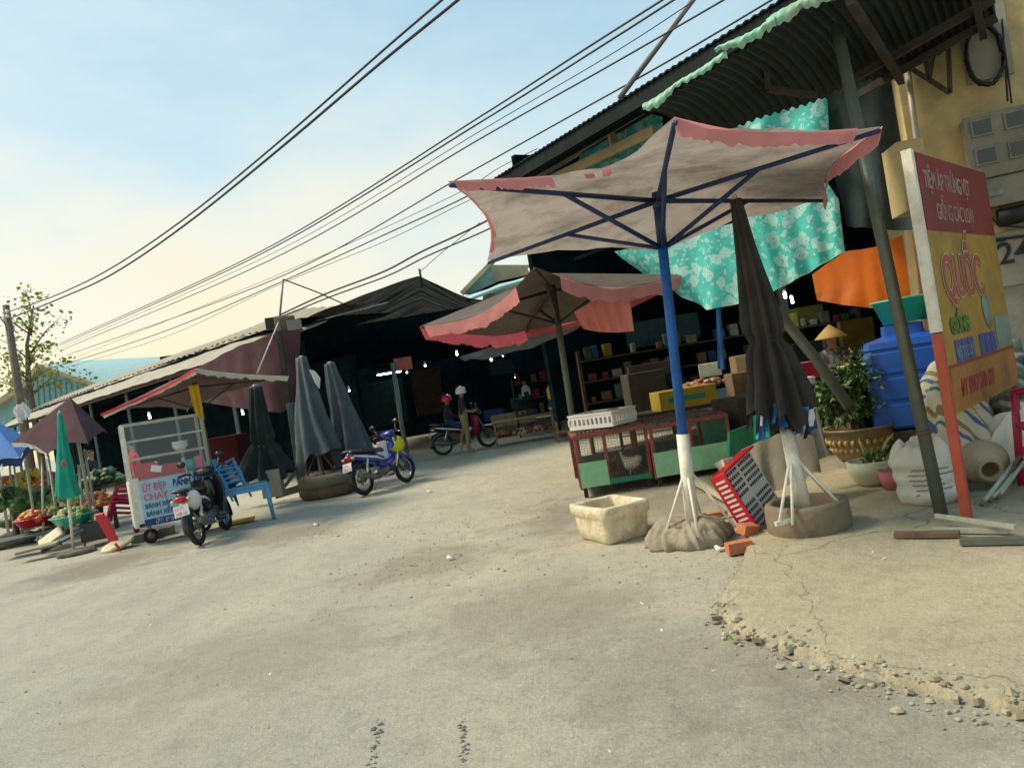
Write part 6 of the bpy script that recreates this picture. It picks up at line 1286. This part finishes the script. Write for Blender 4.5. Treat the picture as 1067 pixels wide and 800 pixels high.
heap('reddish meat and fruit heaped on the right of the fruit table', b_+cx_*.35+v(0, -.1, .84), .3, .25, .14, 'meat', 30, .06); heap('yellow fruit heaped on the left of the fruit table', b_-cx_*.35+v(0, -.1, .84), .25, .25, .12, 'fruityellow', 26, .06)
single(MB().lathe([(.2, 0), (.26, .35), (.28, .36), (.25, .34), (0, .3)], b_+cx_*.1+v(0, .5, .84), 20), 'bucket', M['whitepot'], 'pale bucket standing at the back of the fruit table', 'bucket')
yb_ = P(712, 414, 12.2); boxed('yellow_carton', yb_, .95, .45, .30, 'yellowbox', 'yellow carton with green band behind the poultry cages', 'carton', .15)
boxed('green_band', yb_+v(0, -.24, .0), .6, .01, .07, 'cageemerald', 'green band taped along the yellow carton', 'band', .15, bevel=0)
b_, cx_, cy_ = table('dark long table behind the poultry cages', P(715, 432, 12.4), 2.2, .8, yb_.z-.17, 'darkwood', .12)
heap('purplish goods heaped behind the yellow carton', P(735, 402, 12.8), .4, .25, .12, 'meat', 30, .06)
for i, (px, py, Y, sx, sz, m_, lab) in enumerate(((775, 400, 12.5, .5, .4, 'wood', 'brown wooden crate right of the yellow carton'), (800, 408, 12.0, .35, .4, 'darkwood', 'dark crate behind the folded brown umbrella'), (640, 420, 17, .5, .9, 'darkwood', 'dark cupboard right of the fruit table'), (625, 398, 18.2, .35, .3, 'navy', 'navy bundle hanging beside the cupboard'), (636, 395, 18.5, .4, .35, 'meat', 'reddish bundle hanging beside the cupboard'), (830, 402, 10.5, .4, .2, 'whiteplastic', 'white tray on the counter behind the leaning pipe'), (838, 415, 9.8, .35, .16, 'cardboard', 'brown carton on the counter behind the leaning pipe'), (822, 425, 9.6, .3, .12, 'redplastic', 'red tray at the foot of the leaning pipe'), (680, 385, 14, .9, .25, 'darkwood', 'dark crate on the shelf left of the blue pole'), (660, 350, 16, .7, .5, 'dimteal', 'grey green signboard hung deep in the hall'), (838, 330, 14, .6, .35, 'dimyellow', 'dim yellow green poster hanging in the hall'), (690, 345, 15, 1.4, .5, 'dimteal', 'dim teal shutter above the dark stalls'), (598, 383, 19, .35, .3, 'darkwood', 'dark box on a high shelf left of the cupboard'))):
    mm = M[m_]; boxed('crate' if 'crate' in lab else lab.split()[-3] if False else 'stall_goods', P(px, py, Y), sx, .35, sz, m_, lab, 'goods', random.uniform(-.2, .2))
cr_ = P(818, 440, 9.8); boxed('counter', v(cr_.x+.1, cr_.y+.5, .45), 1.6, .6, .9, 'darkwood', 'dark counter behind the leaning pipe', 'counter', .3)
bc_ = cloth([P(746, 322, 11.5), P(751, 322, 11.5)], [P(748, 384, 11.5), P(756, 386, 11.5)], 6, 14, .03, 1, seed=4); single(bc_, 'hanging_strap', M['bluecloth'], 'twisted blue cloth hanging under the flowered sheet', 'cloth')
random.seed(41)
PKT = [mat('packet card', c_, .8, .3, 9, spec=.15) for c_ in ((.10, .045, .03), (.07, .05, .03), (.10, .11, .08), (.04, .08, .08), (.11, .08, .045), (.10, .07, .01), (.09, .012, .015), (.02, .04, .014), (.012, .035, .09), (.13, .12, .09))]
for lab, x0, x1, y_, zs in (('dark goods shelf with small packets deep in the hall behind the blue pole', 1.3, 4.6, 14.4, (.55, .95, 1.35, 1.75)), ('dark goods shelf with small packets in the lane behind the fruit table', .0, 1.5, 22.0, (.6, 1.05, 1.5)), ('dark goods shelf with small packets behind the spotted blouse', 4.4, 6.2, 13.6, (.8, 1.25, 1.7))):
    sh_ = thing('goods_shelf', lab, 'shelf', ((x0+x1)/2, y_, 0))
    for z_ in zs: MB().box(((x0+x1)/2, y_, z_), x1-x0, .35, .03).build('board', M['dimwood'], sh_)
    for x_ in (x0, x1): MB().box((x_, y_, zs[-1]/2+.1), .05, .33, zs[-1]+.2).build('side_post', M['dimwood'], sh_)
    for z_ in zs:
        x_ = x0+.12
        while x_ < x1-.12:
            w2, h2 = random.uniform(.07, .2), random.uniform(.1, .28)
            tag(MB().box((0, 0, h2/2), w2, .18, h2).build('packet', random.choice(PKT), bevel=.015), 'small packet on one of the dark goods shelves deep under the market roofs', 'packet', 'packets on the dark goods shelves').location = (x_+w2/2, y_-.05, z_+.016)
            x_ += w2+random.uniform(.01, .12)+(.3 if random.random() < .22 else 0)
random.seed(9)
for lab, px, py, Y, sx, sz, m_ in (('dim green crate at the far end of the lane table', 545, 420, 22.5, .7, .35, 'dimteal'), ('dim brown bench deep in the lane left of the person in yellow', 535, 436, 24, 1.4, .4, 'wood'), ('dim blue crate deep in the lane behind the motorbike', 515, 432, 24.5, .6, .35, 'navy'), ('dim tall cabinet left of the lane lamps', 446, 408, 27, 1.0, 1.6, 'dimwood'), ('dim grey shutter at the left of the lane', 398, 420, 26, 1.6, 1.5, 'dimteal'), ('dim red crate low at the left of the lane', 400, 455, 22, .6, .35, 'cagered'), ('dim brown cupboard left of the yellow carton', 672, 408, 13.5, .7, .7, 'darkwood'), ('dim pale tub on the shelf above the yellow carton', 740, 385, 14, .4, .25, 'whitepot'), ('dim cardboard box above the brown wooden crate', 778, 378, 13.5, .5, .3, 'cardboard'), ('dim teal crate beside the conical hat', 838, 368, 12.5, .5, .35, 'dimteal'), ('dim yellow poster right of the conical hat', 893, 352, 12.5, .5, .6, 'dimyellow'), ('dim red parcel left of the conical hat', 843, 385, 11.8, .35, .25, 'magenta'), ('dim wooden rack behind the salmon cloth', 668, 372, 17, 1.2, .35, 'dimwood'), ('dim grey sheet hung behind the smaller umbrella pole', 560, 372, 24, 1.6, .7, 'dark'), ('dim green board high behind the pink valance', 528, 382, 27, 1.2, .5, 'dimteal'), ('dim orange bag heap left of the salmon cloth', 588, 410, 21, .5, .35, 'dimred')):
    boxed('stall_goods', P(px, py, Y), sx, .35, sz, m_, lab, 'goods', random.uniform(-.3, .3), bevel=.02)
for lab, px, py, Y, top in (('dim stallholder standing behind the yellow carton', 700, 396, 14.5, 'navy'), ('dim shopper in a red top at the shed counter', 138, 470, 17.5, 'redcloth'), ('dim stallholder in a dark top behind the vegetables', 96, 492, 17.2, 'darkshirt'), ('dim shopper in pale top far down the lane', 548, 408, 26, 'whitecloth')):
    q_ = P(px, py, Y); q_.z = 0
    person(lab, joints_base(), BONES, BM, [top, 'darkshirt', 'skin', 'hair', 'skin'], q_, random.uniform(-3, 3), 1)
for i, (px, py, Y, r) in enumerate(((476, 369, 21, .08), (506, 373, 22, .07), (512, 375, 22, .09), (443, 381, 24, .08), (601, 341, 17, .11), (364, 407, 20, .06), (424, 388, 26, .07), (818, 309, 13, .07), (826, 315, 13, .06), (156, 435, 17, .07), (253, 431, 16.6, .06), (290, 421, 17, .05), (537, 393, 26, .06), (524, 371, 28, .05))):
    lp = thing('lamp_bulb', ['white lamp left over the pair with helmets', 'left lamp of the bright pair in the lane', 'right lamp of the bright pair in the lane', 'lamp over the red helmet at the lane mouth', 'large lamp under the salmon cloth', 'small lamp right of the slate umbrellas', 'dim lamp beside the small lane sign', 'upper lamp left of the orange tarpaulin', 'lower lamp left of the orange tarpaulin', 'lamp over the food cart shelf', 'lamp behind the black green net umbrella', 'lamp beside the thick corner post', 'faint low lamp in the middle of the lane', 'faint high lamp at the far end of the lane'][i], 'lamp', P(px, py, Y))
    r *= .38; MB().ball(P(px, py, Y), r, None, r*1.1, 10, 7).build('bulb', M['lamp'], lp); MB().tube([P(px, py, Y)+v(0, 0, r), P(px, py, Y)+v(0, 0, r+.10)], .03, 8).build('socket', M['whiteplastic'], lp)
    if i in (0, 1, 4, 7, 9, 10):
        l = bpy.data.lights.new('lamp_glow', 'POINT'); l.energy = 16; l.color = (.62, .9, 1); l.shadow_soft_size = .1; lo = bpy.data.objects.new('lamp_glow', l); C.objects.link(lo); lo.parent = lp; lo.location = (0, -.05, -r-.06)
for i, (a_, b_, Y, lab) in enumerate((((393, 391), (418, 385), 25, 'tube lamp at the left of the lane'), ((617, 362), (627, 361), 18, 'short tube lamp beside the salmon cloth'))):
    t0, t1_ = P(*a_, Y), P(*b_, Y); t1_.z = t0.z; lp = thing('tube_lamp', lab, 'lamp', t0); MB().tube([t0, t1_], .02, 8).build('tube', M['lamp'], lp); MB().bar(t0+v(0, 0, .05), t1_+v(0, 0, .05), .06, .04).build('fitting', M['whiteplastic'], lp)

# ---------------------------------------------------------------- utility pole, tree, overhead wires
up = P(22, 430, 30); up.z = 0; ut = P(6, 318, 30)
upo = thing('utility_pole', 'weathered concrete utility pole at the far left', 'pole', up); MB().tube([up, lerp(up, ut, .5), ut], [.19, .16, .12], 12).build('post', M['bark'], upo)
MB().tube([P(0, 331, 30), P(6, 338, 29.9), P(9, 352, 29.9)], .03, 6).build('cable_loop', M['cable'], upo)
for dy_ in (3, 8): MB().lathe([(.05, 0), (.08, .06), (.05, .12)], P(8, 323+dy_, 29.8), 10).build('insulator', M['whiteplastic'], upo)
cl_ = cloth([P(14, 424, 29.5), P(25, 419, 29.5)], [P(18, 440, 29.3), P(32, 435, 29.3)], 14, 10, .3, 2, seed=5); single(cl_, 'plastic_sheet', M['whitecloth'], 'pale plastic sheet caught at the foot of the utility pole', 'sheet')
random.seed(12)
tb0 = P(34, 420, 36); tb0.z = 0; tr = thing('leafy_tree', 'sparse yellow green tree behind the utility pole', 'tree', tb0)
tk_ = MB(); topz = P(38, 300, 36); tk_.tube([tb0, P(30, 400, 36), P(28, 360, 36), P(35, 318, 36)], [.18, .13, .08, .03], 8)
lf = MB(); tips_ = []
for i in range(24):
    f = random.random()**.8; base_ = lerp(P(31, 420, 36), P(33, 325, 36), f); wdt = 3.2*(1-f*.75)*(1.0)
    e_ = base_+v(random.uniform(-1, 1)*wdt, random.uniform(-1, 1)*1.8, random.uniform(.3, 1.5)); tk_.tube([base_, lerp(base_, e_, .5)+v(0, 0, .15), e_], [.04, .025, .008], 5); tips_.append(e_); tips_.append(lerp(base_, e_, .6))
tk_.build('trunk', M['bark'], tr)
for e_ in tips_:
    for _ in range(15):
        p = e_+v(random.gauss(0, .33), random.gauss(0, .33), random.gauss(0, .25)); s_ = random.uniform(.14, .27); a_ = v(random.gauss(0, 1), random.gauss(0, 1), random.gauss(-.4, .6)).normalized(); b2v = a_.cross(v(random.gauss(0, 1), random.gauss(0, 1), 1)).normalized()
        lf.add([p, p+a_*s_*.5+b2v*s_*.4, p+a_*s_, p+a_*s_*.5-b2v*s_*.4], [(0, 1, 2, 3)])
lf.build('crown', M['treeleaf'], tr)

def wire(label, pts, Y0, Y1, r=.012, group='overhead wires along the street'):
    n_ = len(pts); L_ = [0]
    for a_, b_ in zip(pts, pts[1:]): L_.append(L_[-1]+math.hypot(b_[0]-a_[0], b_[1]-a_[1]))
    # smooth the measured line, inverse depth runs evenly along it
    def at(t_):
        d = t_*L_[-1]; k = 0
        while k < n_-2 and L_[k+1] < d: k += 1
        u_ = (d-L_[k])/(L_[k+1]-L_[k]); p0, p1, p2, p3 = pts[max(k-1, 0)], pts[k], pts[k+1], pts[min(k+2, n_-1)]
        c_ = lambda i: .5*(2*p1[i]+(p2[i]-p0[i])*u_+(2*p0[i]-5*p1[i]+4*p2[i]-p3[i])*u_*u_+(3*p1[i]-p0[i]-3*p2[i]+p3[i])*u_**3)
        return c_(0), c_(1), 1/lerp(1/Y0, 1/Y1, t_)
    P3 = [P(*at(i/40)) for i in range(41)]
    return single(MB().tube(P3, r, 5), 'overhead_wire', M['wirecol'], label, 'wire', group)
wire('upper cable of the thick pair crossing the open sky', [(8, 325), (60, 307), (120, 277), (200, 222), (300, 140), (400, 52), (463, -2), (520, -52)], 29.8, 11, .022)
wire('lower cable of the thick pair crossing the open sky', [(10, 332), (60, 312), (120, 284), (200, 229), (300, 148), (400, 63), (480, -2), (530, -45)], 29.8, 11, .026)
wire('highest wire of the long bundle above the market roofs', [(62, 358), (285, 255), (500, 122), (612, 50), (694, -2), (760, -44)], 45, 9, .016)
wire('second wire of the long bundle, almost touching the highest', [(62, 360), (285, 258), (500, 128), (640, 40), (712, -6), (770, -42)], 45, 9, .016)
wire('third thin wire of the long bundle', [(64, 362), (300, 256), (500, 137), (640, 55), (728, -2), (780, -36)], 45, 9.2, .008)
wire('fourth wire of the long bundle, thicker than the third', [(66, 364), (300, 262), (500, 145), (640, 66), (758, -2), (800, -28)], 45, 9.4, .015)
wire('fifth wire of the long bundle running over the hall roof end', [(70, 370), (300, 285), (480, 185), (600, 118), (700, 62), (808, -2), (860, -34)], 45, 9.8, .016)
wire('sixth faint wire of the long bundle', [(80, 372), (300, 282), (470, 205), (520, 175), (560, 155)], 45, 14.6, .008)
wire('seventh wire ending at the hall roof edge', [(66, 380), (180, 342), (297, 292), (400, 245), (480, 208), (540, 176)], 40, 14.8, .016)
wire('eighth pale wire close under the seventh', [(66, 384), (180, 348), (290, 297), (400, 252), (480, 213), (530, 190)], 40, 14.9, .008)
wire('higher cable of the low pair over the black net', [(292, 328), (340, 306), (400, 283), (440, 262), (500, 234), (560, 200)], 19, 15, .022)
wire('lower cable of the low pair over the black net', [(294, 330), (345, 309), (405, 287), (445, 267), (500, 243), (560, 215)], 19, 15, .018)
wire('thin wire rising from the peak of the black net', [(437, 284), (462, 262), (500, 232)], 18.6, 16, .008)
